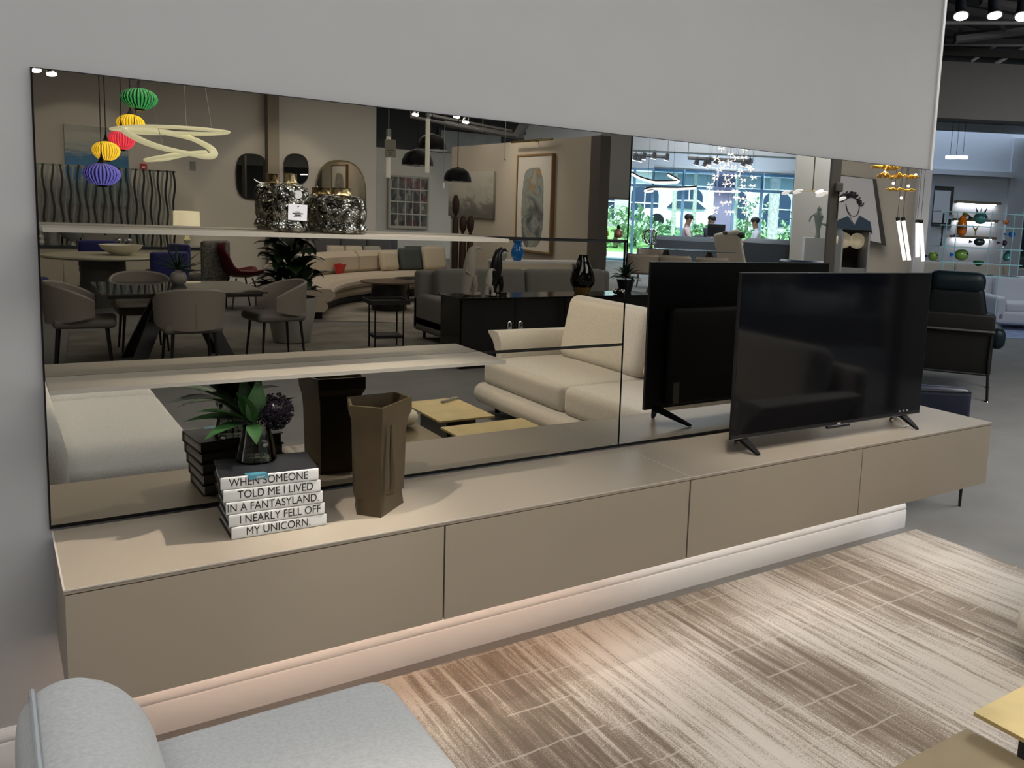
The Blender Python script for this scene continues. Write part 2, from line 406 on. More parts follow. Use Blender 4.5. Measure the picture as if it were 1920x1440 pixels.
# ================================================================== books
PAGE = mat('page_edges', (.50, .49, .47), .8, noise=(200, .1)); COVB = mat('book_cover_black', (.012, .012, .014), .5); SPN = mat('book_spine_white', (.70, .69, .66), .55); INK = mat('ink', (.01, .01, .01), .6)
lines = ['MY UNICORN.', 'I NEARLY FELL OFF', 'IN A FANTASYLAND.', 'TOLD ME I LIVED', 'WHEN SOMEONE']
BT = .0365
labs = ['bottom book of the white spined stack, its spine reading MY UNICORN', 'second book from the bottom of the stack, reading I NEARLY FELL OFF', 'middle book of the stack, its spine reading IN A FANTASYLAND', 'second book from the top of the stack, reading TOLD ME I LIVED', 'top book of the stack with teal sticker, reading WHEN SOMEONE']
for i, s in enumerate(lines):
    cx, cyy = .541-.0062*i, -.318+.0006*i
    t = thing('book', labs[i], 'book', (cx, cyy, H+.0005+i*BT), math.radians(-1.5-1.0*i), 'stack of white spined books')
    w2, dp = .132, .195
    obj('page_block', G().bb(-w2+.006, w2-.006, .006, dp-.004, .003, BT-.0035), PAGE, t, smooth=None)
    obj('cover', G().bb(-w2, w2, .0035, dp, 0, .0028), COVB, t, smooth=None)
    obj('cover', G().bb(-w2, w2, .0035, dp, BT-.0033, BT-.0005), COVB, t, smooth=None)
    obj('spine', G().rbox((0, .001, BT/2-.0003), (2*w2, .006, BT-.0008), .0025, 2), SPN, t)
    tx = text_mesh('spine_lettering', s, .0335, INK, t, (.012*(i % 2)-.004, -.0024, BT*.5), (PI/2, 0, 0), extrude=.0002, space=1.0)
    wt = tx.dimensions.x; tw = {0: .176, 1: .222, 2: .248, 3: .205, 4: .212}[i]
    tx.scale.x = tw/max(wt, .01)
    if i == 4:
        st = obj('sticker', G().add([(-.034, .022, BT), (.020, .022, BT), (.027, -.0034, BT), (-.027, -.0034, BT), (.029, -.0048, BT-.013), (-.024, -.0048, BT-.013)], [(0, 1, 2, 3), (3, 2, 4, 5)]), mat('teal_sticker', srgb(70, 125, 140), .4), t, loc=(-.035, 0, .0004))
        text_mesh('sticker_lettering', 'abior', .011, WHITE, st, (.008, -.0052, BT-.007), (PI/2, 0, 0), extrude=.0001)
# ================================================================== glass vase with leaves and berries
ZB = H+.0005+5*BT
t = thing('glass_vase', 'small clear glass vase with green leaves and dark berries on the books', 'vase', (.513, -.165, ZB))
GLS = glass_mat('clear_glass', (.86, .87, .86))
prof = [(.052, 0), (.056, .006), (.054, .02), (.046, .06), (.040, .095), (.038, .105)]
obj('glass_body', G().lathe(prof+[(r-.003, z) for r, z in prof[::-1] if z > .005], seg=28), GLS, t)
obj('water', G().lathe([(.048, .006), (.046, .03), (.043, .05)], seg=24), glass_mat('water', (.80, .84, .80)), t)
LEAF = mat('leaf_green', (.028, .075, .022), .38, noise=(25, .3)); STEM = mat('stem_green', (.05, .06, .02), .6); BERRY = mat('black_berry', (.006, .004, .007), .3, spec=.25)
cr = (0.0, 0.0, .12)
lv = [(-1, -.2, .35, .13), (-.9, .35, .75, .12), (-.55, -.5, 1.1, .10), (-.2, .4, 1.3, .11), (.15, -.2, 1.5, .11), (-1, -.45, -.15, .12), (-.1, -.9, -.35, .085), (1, .5, .35, .13), (1, .1, .1, .10), (.3, .8, .6, .12), (-.6, .8, .4, .12), (-1.2, .2, .1, .14)]
for i, (a, b, c, l) in enumerate(lv):
    dv = Vector((a, b, c)); obj('leaf', G().leaf(Vector((-.012, 0, .115)), dv, (0, 0, 1) if abs(c) < 1.2 else (0, -1, .2), l*1.32, l*.52, .12), LEAF, t)
for k in range(4):
    a = k*1.7; obj('stem', G().tube([(.02*math.cos(a), .02*math.sin(a), .01), (.005*math.cos(a), .005*math.sin(a), .08), (-.01+.01*k, 0, .13)], .0022, 6), STEM, t)
g = G()
for k in range(430):
    z = random.uniform(-1, 1); a = random.uniform(0, 2*PI); r = (1-z*z)**.5; R = .047*random.uniform(.82, 1.05)
    g.sphere((.052+r*math.cos(a)*R, -.02+r*math.sin(a)*R, .150+z*R*1.15), random.uniform(.0028, .0042), 6, 4)
g.sphere((.052, -.02, .150), .040, 14, 10)
bo = obj('berry_cluster', g, BERRY, t); bo['kind'] = 'stuff'
# ================================================================== bronze face vase
BRZ = mat('bronze_glaze', (.064, .046, .024), .42, .35, noise=(9, .12), bump=(80, .1))
t = thing('face_vase', 'tall angular dark bronze vase shaped like a face on the cabinet', 'vase', (.855, -.255, H))
def sec(z, s, l, rdg, rt, sh=0):
    P = [(-.078*l, -.022), (-.022+sh, -.088*rdg), (.094*rt, .018), (.078*rt, .082*s), (-.052*l, .074*s)]
    return [Vector((x*s, y*s, z)) for x, y in P]
secs = [sec(0, .98, .98, 1.0, 1.0), sec(.055, .96, .94, .98, .92), sec(.16, 1.0, .98, .98, .95), sec(.25, 1.06, 1.02, .98, .99), sec(.285, 1.09, 1.04, .98, 1.03), sec(.31, 1.16, 1.06, 1.0, 1.08), sec(.352, 1.17, 1.10, 1.0, 1.06)]
rim = secs[-1]; cen = sum(rim, Vector())/5
inner = [[Vector((cen.x+(p.x-cen.x)*k, cen.y+(p.y-cen.y)*k, z)) for p in rim] for k, z in ((.90, .352), (.86, .31), (.80, .05))]
obj('body', G().loft(secs+inner), BRZ, t, smooth=20)
obj('nose', G().tube([(.012, -.079, .292), (.014, -.080, .20), (.018, -.082, .10), (.012, -.084, .076), (-.004, -.086, .072)], [.004, .008, .011, .012, .004], 8), BRZ, t)
# ================================================================== television
t = thing('television', 'large black flat screen television standing on the taupe cabinet', 'television', (2.942, -.317, H), math.radians(-1.15))
SCR = mat('tv_screen', (.002, .0025, .004), .07, coat=0, spec=.32)
W, B, T = 1.236, .066, .762
obj('bezel', G().bb(-W/2, W/2, -.006, .010, B, T), BLACK, t, smooth=None)
obj('screen', G().bb(-W/2+.004, W/2-.004, -.0075, -.0058, B+.017, T-.004), SCR, t, smooth=None)
obj('chin_trim', G().bb(-W/2, W/2, -.0085, -.006, B, B+.003), mat('dark_chrome', (.25, .25, .27), .25, 1), t, smooth=None)
obj('rear_housing', G().rbox((0, .035, B+.25), (W*.82, .055, .46), .02, 2), BLACKM, t)
obj('sensor_bar', G().rbox((.03, -.004, B-.006), (.15, .018, .014), .004, 2), BLACK, t)
obj('logo', G().bb(.02, .042, -.0092, -.0084, B+.003, B+.011), mat('logo_silver', (.7, .7, .72), .3, .5), t, smooth=None)
for q in (.455, .485, .512): obj('badge', G().bb(q, q+.012, -.0082, -.0074, B+.019, B+.026), mat('badge_grey', (.35, .35, .36), .5), t, smooth=None)
for xt, xf, xb in ((-.555, -.507, -.45), (.49, .543, .60)):
    g = G()
    for yy, xx in ((-.060, xf), (.150, xb)):
        top = Vector((xt, .012, B+.006)); tip = Vector((xx, yy, .004))
        pts = [top, top.lerp(tip, .35), top.lerp(tip, .75), tip]
        g.loft([[p+Vector((a*s_, 0, b*s_)) for a, b in ((-.014, -.006), (.014, -.006), (.014, .006), (-.014, .006))] for p, s_ in zip(pts, (1.5, 1.3, 1.0, .6))])
    obj('foot', g, mat('foot_black', (.004, .004, .004), .6, spec=.15), t)
obj('rating_sticker', G().bb(-.49, -.455, .0615, .0632, B+.03, B+.13), mat('sticker_grey', (.45, .45, .44), .6), t, smooth=None)
c0 = D(1685, 800, z=H)
t = thing('power_cable', 'white and pink cable trailing behind the right foot of the television', 'cable', c0)
PINK = mat('pink_cable', (.75, .33, .27), .5); WCB = mat('white_cable', (.8, .78, .74), .5)
obj('white_lead', G().tube([(-.035, .03, .055), (-.012, .0, .03), (.0, -.015, .004), (.02, -.03, .004)], .0035, 6), WCB, t)
obj('white_lead', G().tube([(-.018, .03, .055), (.006, .0, .03), (.016, -.012, .004), (.05, -.02, .004)], .0035, 6), WCB, t)
obj('pink_lead', G().tube([(-.01, .05, .05), (.05, .06, .02), (.11, .10, .004), (.16, .16, .004), (.10, .20, .004)], .004, 6), PINK, t)
# ================================================================== mercury glass jars on the upper shelf
def mercury(name, tint):
    if name in MATS: return MATS[name]
    mm = bpy.data.materials.new(name); mm.use_nodes = True; nt = mm.node_tree; b = nt.nodes['Principled BSDF']; N = nt.nodes.new; L = nt.links.new
    b.inputs['Metallic'].default_value = 1; b.inputs['Roughness'].default_value = .10
    tc = N('ShaderNodeTexCoord'); v = N('ShaderNodeTexVoronoi'); v.inputs['Scale'].default_value = 120; L(tc.outputs['Object'], v.inputs['Vector'])
    n = N('ShaderNodeTexNoise'); n.inputs['Scale'].default_value = 45; n.inputs['Detail'].default_value = 5; L(tc.outputs['Object'], n.inputs['Vector'])
    r = N('ShaderNodeValToRGB'); r.color_ramp.elements[0].position = .44; r.color_ramp.elements[1].position = .66
    r.color_ramp.elements[0].color = (*[c*.07 for c in tint], 1); r.color_ramp.elements[1].color = (*tint, 1); L(n.outputs['Fac'], r.inputs[0]); L(r.outputs[0], b.inputs['Base Color'])
    bp = N('ShaderNodeBump'); bp.inputs['Strength'].default_value = 1; bp.inputs['Distance'].default_value = .004; L(v.outputs['Distance'], bp.inputs['Height']); L(bp.outputs[0], b.inputs['Normal'])
    tr = N('ShaderNodeBsdfTransparent'); tr.inputs[0].default_value = (.62, .60, .54, 1); ms_ = N('ShaderNodeMixShader'); om = nt.nodes['Material Output']
    r2 = N('ShaderNodeValToRGB'); r2.color_ramp.elements[0].position = .36; r2.color_ramp.elements[0].color = (.22, .22, .22, 1); r2.color_ramp.elements[1].position = .60; r2.color_ramp.elements[1].color = (.9, .9, .9, 1)
    L(n.outputs['Fac'], r2.inputs[0]); L(r2.outputs[0], ms_.inputs[0]); L(tr.outputs[0], ms_.inputs[1]); L(b.outputs[0], ms_.inputs[2]); L(ms_.outputs[0], om.inputs[0])
    MATS[name] = mm; return mm
MERC = mercury('mercury_glass', (.62, .62, .56)); NECK = mat('antique_brass', (.35, .27, .14), .25, 1)
ZS = MU+.006
t = thing('glass_jar', 'tall speckled mercury glass jar with paper tag on the shelf', 'jar', (.630, -.105, ZS))
k = 1.0
obj('body', G().lathe([(.042, 0), (.052, .004), (.056, .014), (.053, .026), (.047, .036), (.052, .05), (.053, .12), (.049, .136), (.036, .146), (.021, .150)], seg=40), MERC, t)
obj('neck', G().lathe([(.021, .149), (.0185, .156), (.0185, .176), (.021, .178)], seg=24), NECK, t)
tg = obj('price_tag', G().bb(-.0265, .0265, -.0006, .0006, -.024, .024), mat('tag_card', (.72, .72, .76), .7), t, loc=(.006, -.0575, .062), rot=(0, .03, -.18))
for i, (wv, hv, zz) in enumerate(((.013, .0026, .001), (.030, .003, -.0035), (.018, .003, -.008), (.022, .0016, -.0125))): obj('print_line', G().bb(-wv/2, wv/2, -.0009, -.0006, zz-hv/2, zz+hv/2), INK, tg, smooth=None)
obj('punch_hole', G().cyl((.001, -.0009, .0175), (.001, -.0005, .0175), .0022, seg=10), INK, tg)
obj('round_sticker', G().cyl((0, -.0008, 0), (0, 0, 0), .0125, seg=24), mat('round_sticker_white', (.55, .56, .55), .5), t, loc=(.008, -.0535, .115), rot=(0, 0, -.18))
t = thing('glass_jar', 'wide squat speckled mercury glass jar at the right on the shelf', 'jar', (.785, -.105, ZS))
obj('body', G().lathe([(.062, 0), (.074, .004), (.079, .014), (.076, .026), (.070, .034), (.076, .048), (.077, .085), (.072, .104), (.055, .116), (.033, .120)], seg=44), MERC, t)
obj('neck', G().lathe([(.033, .119), (.029, .125), (.029, .140), (.032, .142)], seg=24), NECK, t)

# ================================================================== track heads over the lounge
# ================================================================== left sofa (nearest the camera)
t = thing('chaise_sofa', 'pale grey upholstered chaise sofa in the near left foreground', 'sofa', (0, 0, .0125))
SX0, SX1, SY0, SY1 = .02, .615, -3.55, -.985
cyS, lyS = (SY0+SY1)/2, SY1-SY0
obj('base', G().rbox(((SX0+SX1)/2-.02, cyS, .23), (SX1-SX0-.02, lyS-.04, .30), .05, 3), GREYF, t)
def wr(p):
    q = Vector(p); q.z += (.006*math.sin(q.y*24+q.x*5)+.004*math.sin(q.y*41-q.x*7))*max(0, 1-((q.y+.30)/.42)**2)*(q.z > 0)
    return q
for a, b in ((-2.52, -.985), (-3.42, -2.54)):
    obj('seat_cushion', G().rbox(((SX0+SX1)/2+.005, (a+b)/2, .465), (SX1-SX0, b-a, .21), .07, 5, puff=.018, fn=wr), GREYF, t)
obj('seat_piping', G().tube([(SX0+.05, -.99, .40), (SX1-.05, -.99, .40)], .005, 6), mat('piping_grey', (.36, .38, .40), .9), t); obj('arm', G().rbox(((SX0+SX1)/2, -3.49, .34), (SX1-SX0+.05, .12, .50), .045, 4), GREYF, t)
def backrest(x0, x1, y0, y1, zt, r0):
    n = 14; out = []
    for i in range(n+1):
        a = PI/2*i/n; out.append((y1-r0+r0*math.sin(a), zt-.26+.26*math.cos(a)))    # drops at the mirror end
    pts = [(y0, .12), (y0, zt-.06), (y0+.06, zt)]+out+[(y1, .12)]
    g = G(); cy0 = (y0+y1)/2; lay = []
    for x, k in ((x0+.0, .88), (x0+.012, .94), (x0+.04, .985), (x0+.085, 1), (x0+.12, .99), (x1-.06, .95), (x1-.02, .87), (x1, .78)):
        lay.append([Vector((x, cy0+(y-cy0)*(1-(1-k)*.25), .12+(z-.12)*k)) for y, z in pts])
    return g.loft(lay)
bk = obj('backrest', backrest(-.115, .115, -3.5, -.915, .765, .17), GREYF, t, smooth=80); md = bk.modifiers.new('round', 'SUBSURF'); md.levels = 2; md.render_levels = 2
pp = []
for i in range(19):
    a = PI/2*i/18; pp.append((-.082, -.918-.17+.172*math.sin(a), .752-.255+.258*math.cos(a)))
pp.append((-.082, -.916, .16))
obj('piping', G().tube([(-.082, -3.45, .756), (-.082, -2.5, .756)]+pp, .0045, 6), mat('piping_grey', (.36, .38, .40), .9), t)
for x in (.08, .55):
    for y in (-3.45, -1.1): obj('leg', G().cyl((x, y, 0), (x, y, .09), .018, .024, 10), BLACK, t)
# ================================================================== cream loveseat on the right of the rug
t = thing('loveseat', 'cream boucle loveseat facing the chaise across the rug', 'sofa', (0, 0, .0125))
LX0, LX1, LY0, LY1 = 3.06, 4.22, -3.60, -1.20
obj('base', G().rbox(((LX0+LX1)/2+.02, (LY0+LY1)/2, .165), (LX1-LX0+.10, LY1-LY0, .17), .08, 4), CREAMF, t)
for a, b in ((LY0+.06, -2.30), (-2.285, LY1-.06)):
    obj('seat_cushion', G().rbox((3.50, (a+b)/2, .345), (.80, b-a, .21), .055, 4, puff=.02), CREAMF, t)
for a, b, hh, xo in ((LY0+.16, -2.30, .55, 0), (-2.29, LY1-.16, .50, .02)):
    R = Matrix.Rotation(.20, 3, 'Y')
    obj('back_cushion', G().rbox((3.90+xo, (a+b)/2, .42+hh/2), (.24, b-a, hh), .085, 4, R=R), CREAMF, t)
obj('backrest', G().rbox((4.14, (LY0+LY1)/2, .47), (.14, LY1-LY0-.04, .66), .05, 3), CREAMF, t)
for y, s in ((LY0, -1), (LY1, 1)):
    secs = []
    for i, x in enumerate((3.22, 3.45, 3.75, 4.05)):
        pr = [(-.05, .24), (-.06, .36), (-.035, .48), (.03, .58), (.11, .635), (.12, .655), (.04, .665), (-.05, .66), (-.11, .60), (-.13, .48), (-.13, .24)]
        secs.append([Vector((x, y-s*.03+s*(a)*(1-.25*i/3), z)) for a, z in pr])
    obj('arm', G().loft(secs), CREAMF, t)
for x in (3.2, 4.1):
    for y in (LY0+.15, LY1-.15): obj('leg', G().cyl((x, y, 0), (x, y, .085), .02, .026, 10), BLACK, t)
# ================================================================== coffee tables
def coffee(x0, x1, y0, y1, z, m_, lab):
    t = thing('coffee_table', lab, 'table', ((x0+x1)/2, (y0+y1)/2, 0), group=None); a, b = (x1-x0)/2, (y1-y0)/2
    obj('table_top', G().bb(-a, a, -b, b, z-.012, z), m_, t, smooth=None)
    obj('pedestal', G().bb(-a+.09, a-.09, -b+.09, b-.09, .0125, z-.012), BLACK, t, smooth=None)
coffee(2.10, 2.48, -2.71, -2.10, .35, BRASS, 'square brass topped coffee table farthest from the mirror')
coffee(2.045, 2.60, -1.96, -1.665, .352, BRASS, 'narrow brass topped coffee table nearest the cabinets')
coffee(1.50, 2.035, -2.62, -1.655, .30, BRONZE, 'dark bronze topped coffee table holding the cream ring')
p = M(745, 778, z=.33)
ring = [(0.165*math.cos(2*PI*k/36), .13*math.sin(2*PI*k/36), .012*math.sin(4*PI*k/36)) for k in range(36)]
tag(obj('ring_sculpture', G().tube(ring, [.044+.010*math.cos(2*PI*k/36+.6) for k in range(36)], 12, True), mat('cream_ceramic', (.72, .66, .52), .35), loc=(1.80, -2.28, .372), rot=(.0, 0, .5)), 'cream ceramic ring sculpture on the dark bronze coffee table', 'sculpture')
CLR = mat('clear_acrylic', (.9, .9, .9), .08, trans=.85)
g = G()
for k in range(14): g.sphere((.012*(k-7), .01*math.sin(k*2.1), .008), .012, 6, 4, (1, 1, .7))
tag(obj('crystal_garland', g, CLR, loc=(2.40, -2.62, .352), rot=(0, 0, -.5)), 'clear crystal garland lying on the far brass coffee table', 'ornament')
# ================================================================== beyond the wall end, on the right
RZD = -YAW
def on(px, py, d): return D(px, py, d=d)
def facing(px, d):  # point on floor below pixel column at depth d
    v = D(px, 700, d=d); return Vector((v.x, v.y, 0))
# navy pouf
p = D(1803, 950, z=0); 
t = thing('leather_chair', 'navy leather low chair on thin black legs behind the cabinet end', 'chair', (p.x-.0, p.y, 0), RZD)
NAVY = mat('navy_leather', (.008, .012, .032), .38, bump=(50, .2))
obj('backrest', G().rbox((-.33, .06, .55), (.68, .11, .36), .045, 4, puff=.01), NAVY, t)
obj('piping', G().tube([(-.65, .0, .715), (-.01, .0, .715), (-.01, .12, .715), (-.65, .12, .715)], .006, 6, True), BLACK, t)
obj('seat', G().rbox((-.33, .36, .40), (.66, .56, .14), .04, 3, puff=.015), NAVY, t)
for x, y in ((-.01, .01), (-.65, .01), (-.01, .58), (-.65, .58)): obj('leg', G().cyl((x, y, 0), (x, y, .36), .009, .014, 8), BLACK, t)
# high back armchair seen from behind
p = D(1775, 745, z=0)
t = thing('lounge_armchair', 'high backed black leather armchair with teal sheen, seen from behind', 'armchair', (p.x, p.y, 0), RZD-.32)
SHELL = mat('grey_black_leather', (.008, .0078, .0072), .45, spec=.22, bump=(60, .2)); TEALL = mat('teal_black_leather', (.004, .010, .013), .42, spec=.22, bump=(30, .4))
obj('back_shell', G().rbox((0, .04, .56), (.78, .09, .62), .03, 3), SHELL, t)
obj('shell_seam', G().rbox((0, .0, .70), (.79, .10, .02), .008, 2), mat('seam_grey', (.06, .058, .055), .5), t)
obj('back_cushion', G().rbox((.0, .12, .95), (.66, .20, .38), .07, 4, fn=lambda q: (q.x*(1-.22*(q.z+.19)/.38), q.y, q.z)), mat('back_leather', (.004, .005, .006), .5, spec=.22), t)
obj('head_cushion', G().rbox((.0, .10, 1.17), (.54, .22, .22), .09, 4), TEALL, t)
obj('seat', G().rbox((0, .48, .42), (.74, .8, .2), .06, 4, puff=.02), TEALL, t)
obj('arm', G().rbox((.43, .50, .62), (.16, .78, .22), .08, 4), TEALL, t); obj('arm', G().rbox((-.43, .50, .62), (.16, .78, .22), .08, 4), TEALL, t)
for x, y in ((.38, -.02), (-.38, -.02), (.42, .85), (-.42, .85)):
    lg = obj('leg', G().tube([(x*.96, y, .66), (x*.94, y-.005, .4), (x, y, .012)], .014, 8), BLACK, t)
    obj('glide', G().cyl((x, y, 0), (x, y, .012), .03, .02, 12), CHROME, lg)
obj('crossbar', G().tube([(-.38, -.01, .27), (.38, -.01, .27)], .012, 8), BLACK, t)
# far wall group at depth ~16.5
DF = 22.0
def uz(px, py, d=DF):     # local (u, z) in the camera facing frame through facing(1835,d)
    o = facing(1835, d); v = D(px, py, d=d); return ((v-o).dot(Vector((math.cos(YAW), -math.sin(YAW), 0))), v.z)
def wbox(g, x0, x1, y0, y1, d=DF, th=.12, off=0):
    (a, zt), (b, zb) = uz(x0, y0, d), uz(x1, y1, d); return g.bb(a, b, off, off+th, zb, zt)
def place(o, d=DF): o.location = facing(1835, d); o.rotation_euler = (0, 0, RZD); return o
BLUEW = mat('wall_paint_cool', (.58, .60, .64), .8)
(uL, _), (uW, _), (uR, _) = uz(1640, 400), uz(1899, 400), uz(2160, 400)
_, zt_ = uz(1903, 355); _, zb_ = uz(1903, 505)
g = G().bb(uL, uW, 0, .15, 0, 4.25).bb(uW, uR, 0, .15, zt_, 4.25).bb(uW, uR, 0, .15, 0, zb_)
place(struct('wall_right_far', g, BLUEW))
# window on that wall
wf = place(struct('window_2', G().bb(uW, uW+.06, -.03, .12, zb_, zt_).bb(uW, uR, -.03, .12, zt_-.06, zt_).bb(uW, uR, -.03, .12, zb_, zb_+.06), WHITE))
obj('pane', G().bb(uW+.06, uR, .06, .065, zb_+.06, zt_-.06), glass_mat('window_glass', (.80, .90, .93)), wf, smooth=None)
# wall relief: recessed soffits
place(struct('trim_2', wbox(G(), 1690, 1875, 318, 336, th=.25, off=-.25), BLUEW)); place(struct('trim_3', wbox(G(), 1876, 1893, 264, 520, th=.10, off=-.10), BLUEW))
# floating shelves with light below
for i, (x0, x1, y) in enumerate(((1775, 1853, 379), (1772, 1851, 411), (1769, 1848, 442))):
    (a, z), (b, _) = uz(x0, y), uz(x1, y)
    t = place(thing('floating_shelf', ['top', 'middle', 'lowest'][i]+' brown floating wall shelf with light below, behind the glass case', 'shelf'))
    obj('board', G().bb(a, b, -.30, -.005, z-.03, z+.03), mat('walnut_brown', (.20, .15, .09), .4), t, smooth=None)
    obj('light_tube', G().bb(a+.05, b-.05, -.10, -.06, z-.045, z-.031), mat('shelf_led', (1, 1, 1), emit=(.95, .97, 1), estr=16), t, smooth=None)
t = place(thing('framed_picture', 'white picture in a black frame at the left of the lit shelves', 'picture'))
obj('frame', wbox(G(), 1738, 1769, 350, 425, off=-.06, th=.055), BLACK, t, smooth=None); obj('print', wbox(G(), 1738, 1764, 358, 418, off=-.065, th=.006), mat('print_white', (.7, .72, .75), .5), t, smooth=None)
# linear ceiling lamp
for x0, x1, lab in ((1757, 1771, 'left'), (1773, 1777, 'short middle'), (1779, 1795, 'right')):
    (a, z), (b, _) = uz(x0, 298, 12), uz(x1, 298, 12)
    t = place(thing('linear_lamp', lab+' piece of the bright linear lamp above the glass case', 'lamp'), 12)
    obj('tube', G().bb(a, b, -.03, .03, z-.02, z+.02), mat('lamp_white', (1, 1, 1), emit=(1, 1, 1), estr=5), t, smooth=None)
    obj('suspension_wire', G().cyl(((a+b)/2, 0, z), ((a+b)/2, 0, 4.25), .003, seg=5), BLACKM, t)
# dropped header between the rooms, ceiling bars and spots
o = struct('wall_header', wbox(G(), 1640, 2150, 122, 247, d=9.4, th=.25), mat('header_grey', (.13, .13, .13), .85)); place(o, 9.4)
o = struct('trim_4', wbox(G(), 1640, 2150, 112, 122, d=9.4, th=.3, off=-.02), BLACKM); place(o, 9.4)
STEEL = mat('grey_painted_steel', (.10, .10, .105), .6); CND = mat('pale_conduit', (.30, .30, .31), .5)
t = thing('ceiling_truss', 'grey open ceiling trusses and conduits at the top right', 'ceiling truss', (0, 0, 0))
for a, b, r, m_, d in (((1690, 42), (2040, 43), .018, CND, 8), ((1690, 84), (2040, 86), .016, CND, 9), ((1820, 116), (1868, 85), .016, CND, 9), ((1866, 120), (1930, 85), .02, CND, 9),
                      ((1770, 44), (1850, 64), .04, STEEL, 8.6), ((1790, 72), (1930, 54), .05, STEEL, 8.4), ((1770, 78), (2000, 80), .06, STEEL, 9.2), ((1785, 86), (1870, 106), .04, STEEL, 9.1), ((1760, 108), (1990, 110), .05, STEEL, 9.3),
                      ((1770, 10), (1900, 34), .04, STEEL, 8), ((1840, 0), (1920, 14), .05, STEEL, 7.6), ((1800, 55), (1812, 70), .02, STEEL, 8.5), ((1875, 45), (1885, 58), .02, STEEL, 8.3), ((1782, 90), (1776, 106), .02, STEEL, 9.2), ((1815, 97), (1808, 110), .02, STEEL, 9.2)):
    obj('truss_bar', G().cyl(D(*a, d=d), D(*b, d=d), r, seg=6), m_, t)
LENS = mat('spot_lens', (1, 1, 1), emit=(1, .98, .95), estr=14); SPB = mat('spot_black', (.012, .014, .02), .4)
def spot_head(p, aim, lab, s=1.0, group=None, body=None, up=.35, power=0, col=(1, .93, .84), cone=1.0, trk=None):
    p = Vector(p); a = (Vector(aim)-p).normalized(); t = thing('spot_light_head', lab, 'spotlight', p, group=group)
    hd = G().cyl(-a*.13*s, -a*.03*s, .035*s, .045*s, 14).cyl(-a*.03*s, a*.0*s, .045*s, .062*s, 16)
    obj('lamp_body', hd, body or SPB, t); obj('lens', G().cyl(-a*.004*s, a*.006*s, .05*s, seg=18), LENS, t)
    obj('stem', G().cyl(-a*.11*s, -a*.11*s+Vector((0, 0, up)), .009*s, seg=8), body or SPB, t)
    if power: light('SPOT', 'spot_beam', p+a*.03, power, col, target=p+a*3, spot_size=cone, spot_blend=.9, shadow_soft_size=.05)
    return t
for px, py, ax, lab in ((1802, 30, 0, 'black track spotlight nearest the wall end, top right'), (1865, 29, .4, 'middle black track spotlight of the three at the top right'), (1917, 31, -.3, 'black track spotlight cut by the right edge of the picture')):
    p = D(px, py, d=6.5); spot_head(p, p+Vector((ax*.3-.25, -.3, -1)), lab, 1.0)
# --- sofas, glass case and glass figures
SOFW = mat('offwhite_leather', (.58, .50, .41), .6); SOFG = mat('cool_grey_sofa', (.52, .53, .58), .7)
def simple_sofa(name, lab, loc, rz, w, m_, d=.95, hb=.80, n=2, arms=True, legs=True, group=None, cushions=True):
    t = thing(name, lab, 'sofa', loc, rz, group)       # faces +y locally, back at -y
    obj('base', G().rbox((0, 0, .22), (w, d, .22), .05, 3), m_, t)
    for k in range(n):
        cw = (w-.36 if arms else w)/n; x = -(w-.36 if arms else w)/2+cw*(k+.5)
        obj('seat_cushion', G().rbox((x, .06, .40), (cw-.012, d-.22, .17), .05, 3, puff=.015), m_, t)
        if cushions: obj('back_cushion', G().rbox((x, -d/2+.24, .40+hb*.30), (cw-.012, .20, hb*.55), .07, 3, R=Matrix.Rotation(.15, 3, 'X')), m_, t)
    obj('backrest', G().rbox((0, -d/2+.09, hb/2+.06), (w, .18, hb-.10), .06, 3), m_, t)
    if arms:
        for s in (-1, 1): obj('arm', G().rbox((s*(w/2-.09), 0, .36), (.18, d, .44), .06, 3), m_, t)
    if legs:
        for x in (-w/2+.12, w/2-.12):
            for y in (-d/2+.1, d/2-.1): obj('leg', G().cyl((x, y, 0), (x, y, .12), .018, .022, 8), BLACK, t)
    return t
simple_sofa('lounge_sofa', 'off white sofa behind the glass display case', facing(1778, 20.2), RZD+PI, 2.6, SOFW, n=2, hb=.95)
simple_sofa('lounge_sofa', 'cool grey sofa at the far right by the bright window', facing(1988, 15.8), RZD+PI, 2.9, SOFG, n=2, hb=.9)
tag(obj('floor_rug', G().rbox((0, 0, .006), (3.2, 2.2, .012), .005, 2), mat('blue_grey_rug', (.22, .27, .42), .95, noise=(6, .25)), loc=D(1930, 622, z=0), rot=(0, 0, RZD)), 'blue grey rug under the far right sofa', 'rug')
DG = 12.2
t = place(thing('glass_display_case', 'tall open glass display case with glass figures beyond the television', 'display case'), DG)
CYE = mat('cyan_glass_edge', (.42, .80, .92), .15, spec=.6); PANE = glass_mat('shelf_glass', (.90, .96, .97))
for px0, py0, px1, py1 in ((1764, 396, 1753, 535), (1783, 396, 1775, 500), (1846, 396, 1837, 497), (1869, 396, 1859, 520), (1887, 400, 1879, 500), (1903, 396, 1893, 505)):
    (a, z), (b, zz) = uz(px0, py0, DG), uz(px1, py1, DG)
    obj('post', G().cyl((a, 0, z), (a, 0, 0 if px0 in (1764, 1869) else uz(1800, 512, DG)[1]), .0065, seg=6), CYE, t)
for y in (396, 421, 461, 489, 512):
    (a, z), (b, _) = uz(1752, y, DG), uz(1906, y, DG)
    sh = obj('glass_shelf', G().bb(a, b, .0, .42, z-.006, z+.006), PANE, t, smooth=None)
    obj('shelf_edge', G().bb(a, b, -.004, .0, z-.006, z+.006), CYE, sh, smooth=None)
